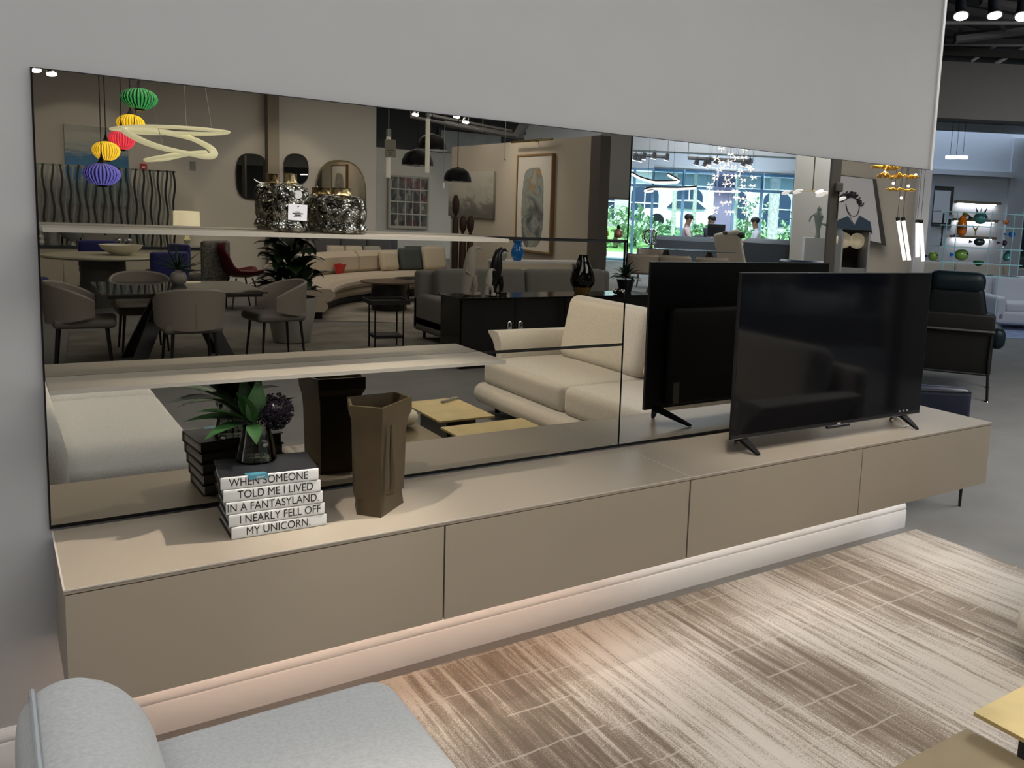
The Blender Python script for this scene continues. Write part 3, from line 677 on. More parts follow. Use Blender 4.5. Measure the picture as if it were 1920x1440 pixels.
def fig(name, lab, cat, px, py, build, d=DG-.0):
    (a, z) = uz(px, py, d); o = facing(1835, d)
    v = o + Vector((math.cos(YAW), -math.sin(YAW), 0))*a + Vector((math.sin(YAW), math.cos(YAW), 0))*.2
    t = thing(name, lab, cat, (v.x, v.y, z), RZD); build(t); return t
def m_of(n, c, r=.15): return mat(n, c, r, coat=.5)
def ballfish(body, fin, r, sx=1.15, spikes=True):
    def f(t):
        obj('body', G().sphere((0, 0, r*.95), r, 16, 10, (sx, .8, .95)), body, t)
        obj('tail', G().add([(-r*sx*.9, 0, r*.9), (-r*sx-.06, .01, r*1.25), (-r*sx-.06, -.01, r*.55)], [(0, 1, 2)]).add([(-r*sx*.9, .02, r*.9), (-r*sx-.06, .02, r*1.25), (-r*sx-.06, .02, r*.55)], [(0, 2, 1)]), fin, t)
        obj('eye', G().sphere((r*sx*.55, -r*.62, r*1.15), r*.17, 8, 6), BLACK, t)
        if spikes:
            for k in (-1, 0, 1): obj('fin', G().cyl((k*r*.5, 0, r*1.7), (k*r*.9, 0, r*2.6), r*.18, .004, 6), fin, t)
    return f
TUR = m_of('turquoise_glass', (.10, .36, .36)); ORG = m_of('orange_glass', (.80, .20, .01)); GRN = m_of('green_glass', (.03, .25, .08)); BLU = m_of('blue_glass', (.02, .22, .75)); DKG = m_of('dark_glass', (.02, .035, .04)); YEL = m_of('yellow_glass', (.75, .55, .05)); LIM = m_of('lime_glass', (.25, .45, .10)); PUR = m_of('plum_glass', (.06, .02, .06)); PALE = m_of('pale_blue_glass', (.55, .68, .85))
fig('glass_fish', 'spiky turquoise glass fish on the display case top', 'figure', 1834, 420.0, ballfish(TUR, DKG, .085))
def bird(t):
    obj('body', G().lathe([(.03, 0), (.06, .03), (.068, .12), (.055, .22), (.025, .27)], seg=14), ORG, t); obj('head', G().sphere((.025, 0, .29), .038, 10, 8), YEL, t); obj('beak', G().cyl((.05, 0, .29), (.11, 0, .275), .016, .002, 6), DKG, t); obj('tail', G().cyl((-.03, 0, .03), (-.11, 0, .0), .018, .006, 6), DKG, t)
fig('glass_bird', 'tall orange glass bird with yellow head in the display case', 'figure', 1800, 442, bird, DG)
fig('glass_fish', 'round green and blue glass fish low in the display case', 'figure', 1802, 488.5, ballfish(LIM, BLU, .085, spikes=False))
fig('glass_whale', 'black glass whale on a shelf of the display case', 'figure', 1834, 461, ballfish(DKG, DKG, .06, 1.3, False))
def bowl(t): obj('bowl', G().lathe([(.02, 0), (.06, .03), (.075, .075), (.068, .075), (.05, .035), (.01, .012)], seg=18), GRN, t)
fig('glass_bowl', 'green glass bowl at the bottom of the display case', 'bowl', 1834, 499, bowl)
fig('glass_flower', 'yellow green glass blossom beside the orange bird', 'figure', 1826, 441, lambda t: (obj('stem', G().cyl((0, 0, 0), (0, 0, .07), .008, seg=6), LIM, t), obj('petal', G().cyl((0, 0, .06), (-.05, 0, .13), .012, .004, 6), YEL, t), obj('petal', G().cyl((0, 0, .06), (.04, 0, .14), .012, .004, 6), YEL, t)))
fig('glass_fish', 'small orange clown fish figure at the right of the display case', 'figure', 1882, 421, ballfish(ORG, WHITE, .035, spikes=False))
fig('glass_ball', 'bright blue glass ball fish near the window', 'figure', 1894, 445, ballfish(BLU, BLU, .045, 1.0, False))
fig('glass_fish', 'dark plum glass fish right of the display case', 'figure', 1881, 461, ballfish(PUR, PUR, .045, .8, False))
fig('glass_drop', 'grey green glass teardrop at the lower right of the case', 'figure', 1888, 489, lambda t: (obj('body', G().lathe([(.04, 0), (.06, .03), (.055, .08), (.02, .13), (.004, .15)], seg=16), TUR, t), obj('foot', G().cyl((0, 0, 0), (0, 0, .008), .045, seg=14), DKG, t)))
fig('glass_fish', 'lime green glass ball fish behind the television corner', 'figure', 1749, 489, ballfish(LIM, DKG, .07, 1.0, False))
def butterfly(t):
    random.seed(3)
    for k in range(9):
        a, z = random.uniform(-.16, .16), random.uniform(.0, .42); s = random.choice((-1, 1))
        obj('wing', G().add([(a, 0, z), (a+s*.05, -.01, z+.06), (a+s*.11, 0, z+.05), (a+s*.09, .01, z-.01)], [(0, 1, 2, 3)]), PALE, t)
    obj('stem', G().cyl((0, 0, 0), (0, 0, .45), .012, seg=6), DKG, t)
fig('glass_butterflies', 'pale blue glass butterflies on a dark stem beside the mirror', 'figure', 1763, 461, butterfly)
# trees outside that window
TRE = mat('tree_leaves', (.18, .38, .14), .7, noise=(8, .4))
def bush(name, lab, loc, r, n=60, m_=TRE, zs=1.0, leafs=.35):
    t = thing(name, lab, 'tree', loc); random.seed(int(loc[0]*31+loc[1]*7)); g = G()
    for k in range(n):
        v = Vector((random.gauss(0, 1), random.gauss(0, 1), random.gauss(0, 1))).normalized()*r*random.uniform(.5, 1); v.z *= zs
        c = Vector((0, 0, r*zs*1.05))+v
        for q in range(4): g.leaf(c, (random.uniform(-1, 1), random.uniform(-1, 1), random.uniform(-.6, 1)), (0, 0, 1), leafs*random.uniform(.6, 1.2), leafs*.5, .1, 2)
    f = obj('foliage', g, m_, t); f['kind'] = 'stuff'
    obj('trunk', G().cyl((0, 0, 0), (0, 0, r*zs), .10, .06, 8), mat('bark', (.10, .075, .05), .9), t)
p = facing(1945, 26); bush('garden_tree', 'leafy tree outside the far right window', (p.x, p.y, -.05), 1.6, 45)

# ================================================================== track spots over the lounge (above the picture)
TRK = [((2.5, -.80, 3.7), (.40, -.24, .72), 560, .38), ((-.7, -.80, 3.7), (1.05, -.24, .72), 280, .38), ((1.9, -.85, 3.7), (2.85, -.28, .72), 170, .55), ((.6, -4.9, 3.7), (.36, -2.3, .5), 1700, .40), ((2.2, -4.2, 3.7), (3.6, -2.6, .5), 420, .8), ((2.4, -.9, 3.7), (2.2, -1.9, .1), 110, .9)]
NMS = ['lounge track spot aimed at the books', 'lounge track spot aimed at the bronze vase', 'lounge track spot aimed at the television', 'lounge track spot aimed at the chaise', 'lounge track spot aimed at the loveseat', 'lounge track spot aimed at the coffee tables']
for (p_, aim, pw, cn), nm in zip(TRK, NMS): spot_head(p_, aim, nm, 1.0, 'lounge track spots', up=.55, power=pw, cone=cn, col=(1, .86, .68) if pw > 900 or pw == 420 else (1, .93, .84))

YF0 = -15.0
# wall washers in front of the far wall
for p_, aim, pw, nm in (((1.1, -12.9, 3.95), (1.3, YF0, 1.2), 330, 'wall washer spot aimed at the sea painting'), ((4.2, -12.9, 3.95), (4.6, YF0, 1.0), 230, 'wall washer spot aimed at the wall mirrors'), ((7.6, -15.4, 3.95), (7.3, -17.2, 1.5), 160, 'wall washer spot aimed at the photo collage'), ((5.9, -10.6, 3.95), (7.2, -10.2, 1.7), 150, 'wall washer spot aimed at the tall abstract painting')):
    spot_head(p_, aim, nm, 1.0, 'wall washer spots', up=.3, power=pw, cone=1.15, col=(1, .90, .76))
# ================================================================== the showroom behind the camera (seen in the mirror)
RZM = YAW
YF = -15.0
XC = M(705, 300, y=YF).x
struct('wall_far', G().bb(-4.5, XC, YF-.15, YF, 0, 4.25), WALL2)
struct('wall_return', G().bb(XC-.15, XC, -17.2, YF-.15, 0, 4.25), WALL2)
zr = M(770, 281, y=-17.1).z
struct('wall_recess', G().bb(XC, 13.2, -17.35, -17.2, 0, zr), WALL2)
struct('wall_recess_upper', G().bb(XC, w_at_y(-17.3).x, -17.45, -17.35, zr-.3, 4.25), mat('upper_void_shade', (.06, .06, .062), .9))  # near-black colour stands for the shaded void under the ceiling
XW3 = 7.2
struct('wall_partition', G().bb(XW3, XW3+.16, -13.3, -8.35, 0, M(972, 266, x=XW3).z), mat('wall_paint_tan', (.46, .42, .36), .85))
DKW = mat('dark_taupe_paint', (.09, .08, .07), .7)
struct('trim_5', G().bb(XW3-.01, XW3+.17, -8.34, -8.08, 0, M(1112, 255, x=XW3).z), DKW)
a = M(500, 300, y=YF+.12); b = M(521, 300, y=YF+.12)
struct('trim_6', G().bb(a.x, b.x, YF, YF+.22, 0, 4.25), mat('pilaster_taupe', (.20, .175, .14), .7))
baseboard('baseboard_far', -4.45, XC, YF+.02).rotation_euler = (0, 0, 0)
# ---------------------------------------------------------------- near dining group
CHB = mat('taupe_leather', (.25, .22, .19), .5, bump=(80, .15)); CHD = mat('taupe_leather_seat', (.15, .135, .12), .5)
def dining_chair(lab, loc, rz, first=[None]):
    if first[0] is not None: return copy_tree(first[0], loc, rz, label=lab)
    t = thing('dining_chair', lab, 'chair', loc, rz, 'taupe dining chairs'); first[0] = t
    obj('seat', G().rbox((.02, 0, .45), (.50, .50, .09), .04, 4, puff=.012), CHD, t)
    # wrap-around shell
    n = 22; o = []
    secs = []
    for i in range(n+1):
        a = PI + (i/n*2-1)*1.95; q = abs(i/n*2-1)
        r = .285+.01*math.cos(2*a); zt = .83-.16*q**2.2; zb = .44+.08*q**2
        sk = lambda z: .05*(z-.44)
        P = []
        for rr, z in ((r+sk(zb)-.016, zb), (r+sk(zb)+.016, zb), (r+sk(zt)+.016, zt-.015), (r+sk(zt), zt), (r+sk(zt)-.016, zt-.015)):
            P.append(Vector((rr*math.cos(a)*.95, rr*math.sin(a), z)))
        secs.append(P)
    obj('back_shell', G().loft(secs), CHB, t)
    obj('back_seam', G().tube([(-.296, 0, .46), (-.304, 0, .64), (-.309, 0, .82)], .003, 6), CHD, t)
    for x, y in ((.2, .19), (.2, -.19), (-.2, .18), (-.2, -.18)): obj('leg', G().cyl((x*1.12, y*1.12, 0), (x*.95, y*.95, .42), .010, .016, 8), BLACK, t)
    return t
TX, TY = 1.40, -6.88
dining_chair('taupe dining chair at the left end of the black glass table', (TX-.82, TY+.12, 0), .10)
dining_chair('taupe dining chair with its seamed back to the mirror', (TX-.02, TY+.74, 0), -PI/2)
dining_chair('taupe dining chair at the right end beside the white planter', (TX+.90, TY+.10, 0), PI-.15)
dining_chair('taupe dining chair on the far side of the black glass table', (TX-.22, TY-.80, 0), PI/2)
t = thing('dining_table', 'black glass dining table with slanted black legs', 'table', (TX, TY, 0))
obj('glass_top', G().bb(-.70, .70, -.63, .63, .735, .75), mat('black_glass', (.004, .005, .007), .03, spec=.8), t, smooth=None)
obj('top_frame', G().bb(-.66, .66, -.58, .58, .70, .735), mat('gunmetal', (.06, .06, .06), .35, .6), t, smooth=None)
for s in (-1, 1):
    for q in (-1, 1):
        g = G().loft([[Vector((s*(.10+.02)+dx, q*.10+dy, .70)) for dx, dy in ((-.07, -.03), (.07, -.03), (.07, .03), (-.07, .03))], [Vector((s*.42+dx, q*.34+dy, .0)) for dx, dy in ((-.06, -.03), (.06, -.03), (.06, .03), (-.06, .03))]])
        obj('leg', g, BLACK, t, smooth=None)
p = M(335, 533, z=.75)
t = thing('succulent_vase', 'grey round vase with a spiky agave on the black table', 'plant', (p.x, p.y, .75))
obj('vase', G().lathe([(.05, 0), (.075, .03), (.082, .07), (.065, .115), (.03, .135), (.03, .15), (.026, .15)], seg=22), mat('grey_ceramic', (.33, .31, .28), .3), t)
SPK = mat('agave_green', (.012, .035, .028), .5)
random.seed(5)
for k in range(26):
    a = k*2.4; e = random.uniform(-.1, 1.2); dv = Vector((math.cos(a)*math.cos(e), math.sin(a)*math.cos(e), math.sin(e)))
    obj('leaf', G().cyl(Vector((0, 0, .16)), Vector((0, 0, .16))+dv*random.uniform(.20, .30), .012, .0012, 5), SPK, t)
# ---------------------------------------------------------------- round cream table group
RTX, RTY = 1.22, -11.9
CRM = mat('cream_lacquer', (.60, .57, .42), .4); GDR = mat('grey_drum', (.12, .115, .11), .6)
t = thing('round_table', 'round cream table on a thick grey drum base', 'table', (RTX, RTY, 0))
obj('table_top', G().lathe([(.60, .69), (.74, .705), (.77, .725), (.76, .745), (.70, .75)], seg=48), CRM, t)
obj('base', G().cyl((0, 0, 0), (0, 0, .69), .30, .28, 32), GDR, t)
t = thing('fretwork_bowl', 'cream fretwork bowl on the round cream table', 'bowl', (RTX+.22, RTY+.1, .75))
prb = [(.09, 0), (.16, .035), (.24, .09), (.28, .15)]
obj('bowl', G().lathe(prb+[(r-.012, z) for r, z in prb[::-1]], seg=36, rib=.012, ribn=12), mat('cream_bowl', (.75, .72, .60), .55), t)
obj('foot', G().cyl((0, 0, 0), (0, 0, .012), .07, seg=20), mat('cream_bowl', (.62, .59, .47), .55), t)
BLUC = mat('royal_blue_velvet', (.006, .010, .13), .7, sheen=.4); PATF = mat('patterned_fabric', (.16, .155, .14), .9, noise=(40, .5, 1))
def box_chair(lab, loc, rz, m_, hb=.88, w=.5):
    t = thing('upholstered_chair', lab, 'chair', loc, rz, 'chairs round the cream table')
    obj('seat', G().rbox((0, 0, .44), (.48, w, .11), .04, 3, puff=.01), m_, t)
    obj('backrest', G().rbox((-.22, 0, .44+(hb-.44)/2+.02), (.09, w, hb-.42), .05, 3), m_, t)
    for x in (-.2, .2):
        for y in (-w/2+.05, w/2-.05): obj('leg', G().cyl((x, y, 0), (x, y, .39), .013, .018, 8), BLACK, t)
box_chair('royal blue chair with its back to us before the round table', (RTX+.62, RTY+.92, 0), -PI/2-.3, BLUC, .84, .52)
box_chair('royal blue chair at the left edge of the mirror', (RTX-1.02, RTY+.75, 0), -.75, BLUC, .60, .5)
box_chair('royal blue chair on the far side of the round table', (RTX+.05, RTY-1.05, 0), PI/2, BLUC, .86, .52)
box_chair('dark blue chair at the right of the round table', (RTX+.90, RTY-.55, 0), PI-.5, BLUC, .86, .45)
p = M(394, 500, y=-11.6)
box_chair('grey patterned high backed chair right of the round table', (p.x-.12, -11.45, 0), PI+.9, PATF, .98, .55)
# ---------------------------------------------------------------- sideboard, zebra screen, lamp, painting
p0, p1 = M(60, 462, y=-14.1), M(352, 462, y=-14.1)
t = thing('sideboard', 'long cream sideboard with dark top below the sea painting', 'sideboard', ((p0.x+p1.x)/2, -14.45, 0)); wv = p1.x-p0.x+.6
zt = M(160, 461, y=-14.15).z
obj('body', G().bb(-wv/2, wv/2, -.25, .27, .08, zt-.04), mat('cream_sideboard', (.45, .42, .34), .5), t, smooth=None)
obj('top', G().bb(-wv/2-.02, wv/2+.02, -.27, .30, zt-.04, zt), mat('dark_glass_top', (.03, .035, .045), .12), t, smooth=None)
for k in range(4): obj('door', G().bb(-wv/2+wv*k/4+.01, -wv/2+wv*(k+1)/4-.01, .27, .285, .10, zt-.05), mat('cream_sideboard', (.45, .42, .34), .5), t, smooth=None)
obj('plinth', G().bb(-wv/2+.05, wv/2-.05, -.2, .22, 0, .08), BLACK, t, smooth=None)
SBX = (p0.x+p1.x)/2
def onsb(px, name, lab, cat, prof, m_, seg=22, **k):
    q = M(px, 450, y=-14.35); t = thing(name, lab, cat, (q.x, -14.35, zt))
    obj('body', G().lathe(prof, seg=seg), m_, t); obj('foot', G().cyl((0, 0, -.0), (0, 0, .006), prof[0][0]*1.02, seg=16), m_, t); return t
onsb(98, 'silver_vase', 'grey cylinder vase on the left of the sideboard', 'vase', [(.10, 0), (.105, .2), (.10, .26)], mat('mottled_silver', (.25, .26, .26), .3, .6, noise=(20, .3)))
onsb(135, 'glass_bowl', 'pale footed bowl on the sideboard in front of the screen', 'bowl', [(.05, 0), (.02, .06), (.12, .12), (.20, .24), (.19, .24), (.10, .13)], mat('pale_ceramic', (.5, .52, .45), .35))
onsb(78, 'white_figurine', 'small white figurine at the left end of the sideboard', 'figurine', [(.03, 0), (.045, .03), (.03, .08), (.045, .12), (.01, .17)], WHITE, 14)
for px, lab in ((223, 'left'), (241, 'right')): onsb(px, 'silver_ball', lab+' silver ball ornament on the sideboard', 'ornament', [(.02, 0), (.05, .03), (.06, .07), (.05, .12), (.01, .14)], CHROME, 14)
# table lamp
q = M(350, 412, y=-14.3)
t = thing('table_lamp', 'table lamp with cream drum shade on the sideboard end', 'lamp', (q.x, -14.3, zt))
SHD = mat('lamp_shade_cream', (.75, .70, .52), .8, emit=(1, .88, .60), estr=.75)
z0, z1 = M(350, 428, y=-14.3).z-zt, M(350, 396, y=-14.3).z-zt
obj('shade', G().lathe([(.215, z0-.10), (.205, z1), (.200, z1), (.21, z0-.10)], seg=32), SHD, t); obj('stem', G().cyl((0, 0, .02), (0, 0, z1-.03), .012, seg=10), NECK, t); obj('base', G().lathe([(.09, 0), (.09, .015), (.03, .03), (.06, .12), (.02, .2)], seg=20), mat('lamp_glass_base', (.4, .45, .42), .1), t)
# zebra screen: wavy mirrored strips, the outer ones longest
x0, x1 = M(68, 310, y=-14.6).x, M(329, 320, y=-14.6).x
ztop, zbot = M(200, 313, y=-14.6).z, zt+.005
t = thing('mirror_screen', 'standing screen of wavy vertical mirror strips on the sideboard', 'screen', ((x0+x1)/2, -14.6, zt))
STR1 = mat('strip_mirror', (.20, .22, .205), .15, .35); STR2 = mat('strip_dark', (.015, .018, .02), .2); n = 34
for k in range(n):
    xc = (x0-x1)/2+(x1-x0)*(k+.5)/n; zb_s = 0.004 if (k < 11 or k > 20) else .16+.42*((k*7) % 5)/9
    ph = k*.9; wvs = (x1-x0)/n*.27; L_, R_ = [], []
    for i in range(13):
        z = zb_s+(ztop-zt-zb_s)*i/12; dx = .018*math.sin(z*9+ph); L_.append((xc-wvs+dx, z)); R_.append((xc+wvs+dx, z))
    poly = L_+R_[::-1]; g = G(); m2 = len(poly)
    g.add([(x, .006, z) for x, z in poly]+[(x, -.006, z) for x, z in poly], [(i, i+1, m2-2-i, m2-1-i) for i in range(12)]+[(m2+m2-1-i, m2+m2-2-i, m2+i+1, m2+i) for i in range(12)]+[(i, (i+1) % m2, m2+(i+1) % m2, m2+i) for i in range(m2)])
    obj('strip', g, STR2 if k % 2 else STR1, t)
obj('top_rail', G().bb((x0-x1)/2, (x1-x0)/2, -.012, -.007, ztop-zt-.03, ztop-zt), STR1, t, smooth=None)
# ---- paintings
def paint_mat(name, build):
    mm = bpy.data.materials.new(name); mm.use_nodes = True; nt = mm.node_tree; b = nt.nodes['Principled BSDF']; b.inputs['Roughness'].default_value = .35
    N = nt.nodes.new; L = nt.links.new; tc = N('ShaderNodeTexCoord'); sp = N('ShaderNodeSeparateXYZ'); L(tc.outputs['Generated'], sp.inputs[0])
    L(build(nt, N, L, tc, sp), b.inputs['Base Color']); return mm
def ramp(N, L, fac, els):
    r = N('ShaderNodeValToRGB'); e = r.color_ramp.elements; e[0].position, e[0].color = els[0][0], (*els[0][1], 1); e[1].position, e[1].color = els[-1][0], (*els[-1][1], 1)
    for p_, c in els[1:-1]: q = e.new(p_); q.color = (*c, 1)
    L(fac, r.inputs[0]); return r.outputs[0]
def nz(N, L, tc, scale, det=4, out='Generated', stretch=(1, 1, 1), dist=0):
    mp = N('ShaderNodeMapping'); mp.inputs['Scale'].default_value = stretch; L(tc.outputs[out], mp.inputs[0])
    n_ = N('ShaderNodeTexNoise'); n_.inputs['Scale'].default_value = scale; n_.inputs['Detail'].default_value = det; n_.inputs['Distortion'].default_value = dist; L(mp.outputs[0], n_.inputs['Vector']); return n_.outputs['Fac']
def mth(N, L, op, a, b_):
    q = N('ShaderNodeMath'); q.operation = op
    for i, v in enumerate((a, b_)):
        if isinstance(v, (int, float)): q.inputs[i].default_value = v
        else: L(v, q.inputs[i])
    return q.outputs[0]
def sea(nt, N, L, tc, sp):
    f = mth(N, L, 'ADD', sp.outputs[2], mth(N, L, 'MULTIPLY', mth(N, L, 'SUBTRACT', nz(N, L, tc, 3, 6, stretch=(1, 1, 9)), .5), .30))
    return ramp(N, L, f, [(.0, (.55, .62, .66)), (.22, (.32, .44, .50)), (.36, (.025, .10, .20)), (.62, (.018, .08, .17)), (.70, (.25, .29, .30)), (.86, (.42, .42, .40)), (1, (.32, .32, .30))])
def panel_picture(name, lab, cat, o, ux, w_, h_, th, pm, fm=None, fw=.03, matw=0):
    t = thing(name, lab, cat, o, ux)      # lies in local xz, front is +y, origin at bottom centre
    if fm:
        for a_, b_, c_, d_ in ((-w_/2-fw, -w_/2, 0-fw, h_+fw), (w_/2, w_/2+fw, -fw, h_+fw), (-w_/2, w_/2, -fw, 0), (-w_/2, w_/2, h_, h_+fw)):
            obj('frame_side', G().bb(a_, b_, 0, th+.012, c_, d_), fm, t, smooth=None)
    obj('canvas', G().bb(-w_/2, w_/2, .001, th, 0, h_), pm, t, smooth=None)
    return t
def on_far(px0, px1, py0, py1, y=YF):
    a_, b_, c_, d_ = M(px0, (py0+py1)/2, y=y), M(px1, (py0+py1)/2, y=y), M((px0+px1)/2, py0, y=y), M((px0+px1)/2, py1, y=y)
    return (a_.x+b_.x)/2, b_.x-a_.x, d_.z, c_.z-d_.z
x, w_, z, h_ = on_far(122, 240, 238, 385)
panel_picture('sea_painting', 'blue and grey sea painting above the cream sideboard', 'painting', (x, YF+.002, z), 0, w_, h_, .05, paint_mat('sea_paint', sea))
# alarm, oval and dome mirrors on the far wall
x, w_, z, h_ = on_far(262, 275, 307, 319); t = thing('fire_alarm', 'small red fire alarm on the far wall', 'alarm', (x, YF, z)); obj('housing', G().rbox((0, .025, h_/2), (w_, .05, h_), .01, 2), mat('alarm_red', (.30, .01, .01), .4), t); obj('strobe', G().bb(-w_*.2, w_*.2, .05, .06, h_*.3, h_*.6), WHITE, t, smooth=None)
FMIR = mirror_mat('plain_mirror', (.55, .54, .5))
def wall_mirror(lab, outline, z0, x, fm, y=YF, th=.03):
    t = thing('wall_mirror', lab, 'mirror', (x, y, z0)); nn = len(outline)
    g = G(); g.add([(a_, .0, b_) for a_, b_ in outline]+[(a_, th, b_) for a_, b_ in outline], [tuple(range(nn)), tuple(range(nn, 2*nn))[::-1]]+[(i, (i+1) % nn, nn+(i+1) % nn, nn+i) for i in range(nn)])
    obj('backing', g, fm, t, smooth=None)
    cx_ = sum(a_ for a_, b_ in outline)/nn; cz_ = sum(b_ for a_, b_ in outline)/nn; k = .955
    g = G(); g.add([(cx_+(a_-cx_)*k, th+.002, cz_+(b_-cz_)*k) for a_, b_ in outline], [tuple(range(nn))[::-1]]); obj('mirror_glass', g, FMIR, t, smooth=None)
def super_el(w_, h_, p=3.0, n=40): return [(w_/2*math.copysign(abs(math.cos(a))**(2/p), math.cos(a)), h_/2+h_/2*math.copysign(abs(math.sin(a))**(2/p), math.sin(a))) for a in [2*PI*k/n for k in range(n)]]
x, w_, z, h_ = on_far(442, 502, 288, 374); wall_mirror('rounded rectangular mirror left of the pilaster on the far wall', super_el(w_, h_), z, x, BLACK)
x, w_, z, h_ = on_far(531, 578, 288, 345); wall_mirror('small rounded dark mirror above the tall glass jar', super_el(w_, h_, 2.6), z, x, BLACK)
x, w_, z, h_ = on_far(590, 686, 300, 438); wall_mirror('large arched mirror behind the squat glass jar', super_el(w_, h_, 2.5), z, x, NECK)
# red shell chair, small side pieces
p = M(470, 500, y=-11.3)
t = thing('shell_chair', 'dark red moulded shell chair before the far wall', 'chair', (p.x-.14, -11.3, 0), -.2)
REDS = mat('dark_red_shell', (.10, .006, .010), .4)
secs = [[Vector((-.34+.0*i, y, .98)) for i in (0,)] for y in (0,)]
prs = [(-.33, .98), (-.34, .86), (-.29, .68), (-.22, .54), (-.12, .47), (.08, .46), (.28, .49), (.34, .48)]
g = G(); nv = 9
for x_, z_ in prs: g.v += [(x_, (j/(nv-1)*2-1)*.27*(1 if z_ < .8 else .85), z_+.10*abs(j/(nv-1)*2-1)**2*(1 if z_ < .7 else .2)) for j in range(nv)]
for i in range(len(prs)-1):
    for j in range(nv-1): g.f.append((i*nv+j, i*nv+j+1, (i+1)*nv+j+1, (i+1)*nv+j)); g.mi.append(0)
sh = obj('shell', g, REDS, t); sh.modifiers.new('thickness', 'SOLIDIFY').thickness = .025
for x_, y_ in ((.2, .2), (.2, -.2), (-.2, .2), (-.2, -.2)): obj('leg', G().cyl((x_*1.2, y_*1.2, 0), (x_*.6, y_*.6, .46), .012, .014, 8), BLACK, t)
# ---------------------------------------------------------------- hanging lamps
def pendant(px, py, wpx, hpx, d, col, lab, est=1.6, flat=1.0):
    c = M(px, py, d=d); r, h_ = sz(wpx, d)/2, sz(hpx, d)
    t = thing('silk_pendant', lab, 'pendant lamp', c, group='coloured ribbed pendants')
    prof = [(r*.30, -h_*.50), (r*.62, -h_*.42), (r*.90, -h_*.20), (r, h_*.02), (r*.92, h_*.22), (r*.66, h_*.40), (r*.28, h_*.5)]
    dk = tuple(v*.25 for v in col)
    m_ = paint_emit('silk_'+lab[:8], col, est)
    obj('shade', G().lathe(prof, seg=72, rib=.03, ribn=30), m_, t)
    obj('cap', G().lathe([(r*.30, h_*.47), (r*.16, h_*.62), (r*.06, h_*.85), (.006, h_*1.1)], seg=16), BLACK, t)
    obj('bottom_ring', G().lathe([(r*.26, -h_*.58), (r*.31, -h_*.49), (r*.2, -h_*.47)], seg=16), BLACK, t)
    obj('cord', G().cyl((0, 0, h_*1.0), (0, 0, 4.25-c.z), .006, seg=6), BLACK, t)
def paint_emit(name, col, est):
    dark = .04 if max(col) < .7 else .35
    mm = mat(name, col, .6, emit=col, estr=est); nt = mm.node_tree; b = nt.nodes['Principled BSDF']; N = nt.nodes.new; L = nt.links.new
    tc = N('ShaderNodeTexCoord'); sp = N('ShaderNodeSeparateXYZ'); L(tc.outputs['Object'], sp.inputs[0])
    a = mth(N, L, 'ARCTAN2', sp.outputs[1], sp.outputs[0]); s = mth(N, L, 'SINE', mth(N, L, 'MULTIPLY', a, 30), 0)
    f = mth(N, L, 'ADD', mth(N, L, 'MULTIPLY', s, .5), .5)
    c = ramp(N, L, f, [(.18, tuple(v*dark for v in col)), (.75, col)]); L(c, b.inputs['Emission Color']); L(c, b.inputs['Base Color']); return mm
pendant(261, 185, 62, 38, 12.4, (.06, .42, .12), 'green ribbed silk pendant, highest of the coloured lamps', 1.2)
pendant(245, 232, 47, 34, 12.8, (1, .62, .03), 'upper yellow ribbed pendant under the green one', 1.8)
pendant(228, 262, 45, 36, 12.6, (.95, .06, .10), 'red ribbed silk pendant behind the white ring lamp', 1.6)
pendant(199, 283, 46, 35, 12.2, (1, .62, .04), 'lower yellow ribbed pendant above the violet one', 1.8)
pendant(191, 327, 62, 40, 12.0, (.16, .15, .62), 'violet blue ribbed pendant, lowest of the coloured lamps', 1.3)
# white looping ring lamp
DR = 9.6
RINGM = mat('ring_lamp_white', (.75, .72, .52), .4, emit=(1, .95, .62), estr=.75)
t = thing('loop_pendant', 'white looping ribbon pendant over the black dining table', 'pendant lamp', M(300, 262, d=DR))
o3 = M(300, 262, d=DR)
def lp(px, py, dd): return M(px, py, d=DR+dd)-o3
def ribbon(pts, closed=True):
    P = [(lp(px, py, dd), wd) for px, py, dd, wd in pts]; n_ = len(P); Q, R_ = [], []
    for i in range(n_ if closed else n_-1):
        p = [P[(i+k-1) % n_] if closed else P[max(0, min(n_-1, i+k-1))] for k in range(4)]
        for k in range(5):
            u_ = k/5; a_, b_, c_, d_ = (q[0] for q in p)
            Q.append(.5*((2*b_)+(c_-a_)*u_+(2*a_-5*b_+4*c_-d_)*u_*u_+(3*b_-a_-3*c_+d_)*u_**3)); R_.append((p[1][1]*(1-u_)+p[2][1]*u_)*.025)
    return G().tube(Q, R_, 10, closed)
obj('upper_loop', ribbon([(208, 241, .0, .5), (250, 237, -.15, .8), (320, 238, -.3, .8), (390, 243, -.2, .8), (430, 248, .0, .5), (400, 251, .2, .8), (330, 250, .3, .9), (262, 248, .25, 1.1), (222, 243, .1, .8)]), RINGM, t)
obj('lower_loop', ribbon([(232, 243, -.1, 1.2), (262, 262, -.25, 1.4), (300, 276, -.35, 1.2), (340, 285, -.3, .9), (385, 293, -.1, 1.4), (402, 289, .05, 1.5), (392, 276, .2, 1.4), (360, 260, .3, 1.1), (320, 250, .3, 1.3), (275, 244, .2, 1.2)]), RINGM, t)
obj('tail_loop', ribbon([(385, 286, -.1, 1.0), (330, 290, -.3, .9), (272, 300, -.2, .7), (310, 298, .0, .9), (350, 290, .1, .8)]), RINGM, t)
for a_, b_ in (((345, 150), (349, 238)), ((384, 160), (397, 243)), ((300, 252), (312, 296))):
    e_ = lp(*b_, 0); u_ = lp(*a_, 0); k_ = (4.25-o3.z-e_.z)/(u_.z-e_.z); obj('wire', G().cyl(e_+(u_-e_)*k_ if k_ > 0 else u_, e_, .004, seg=5), mat('steel_wire', (.5, .5, .5), .4, 1), t)
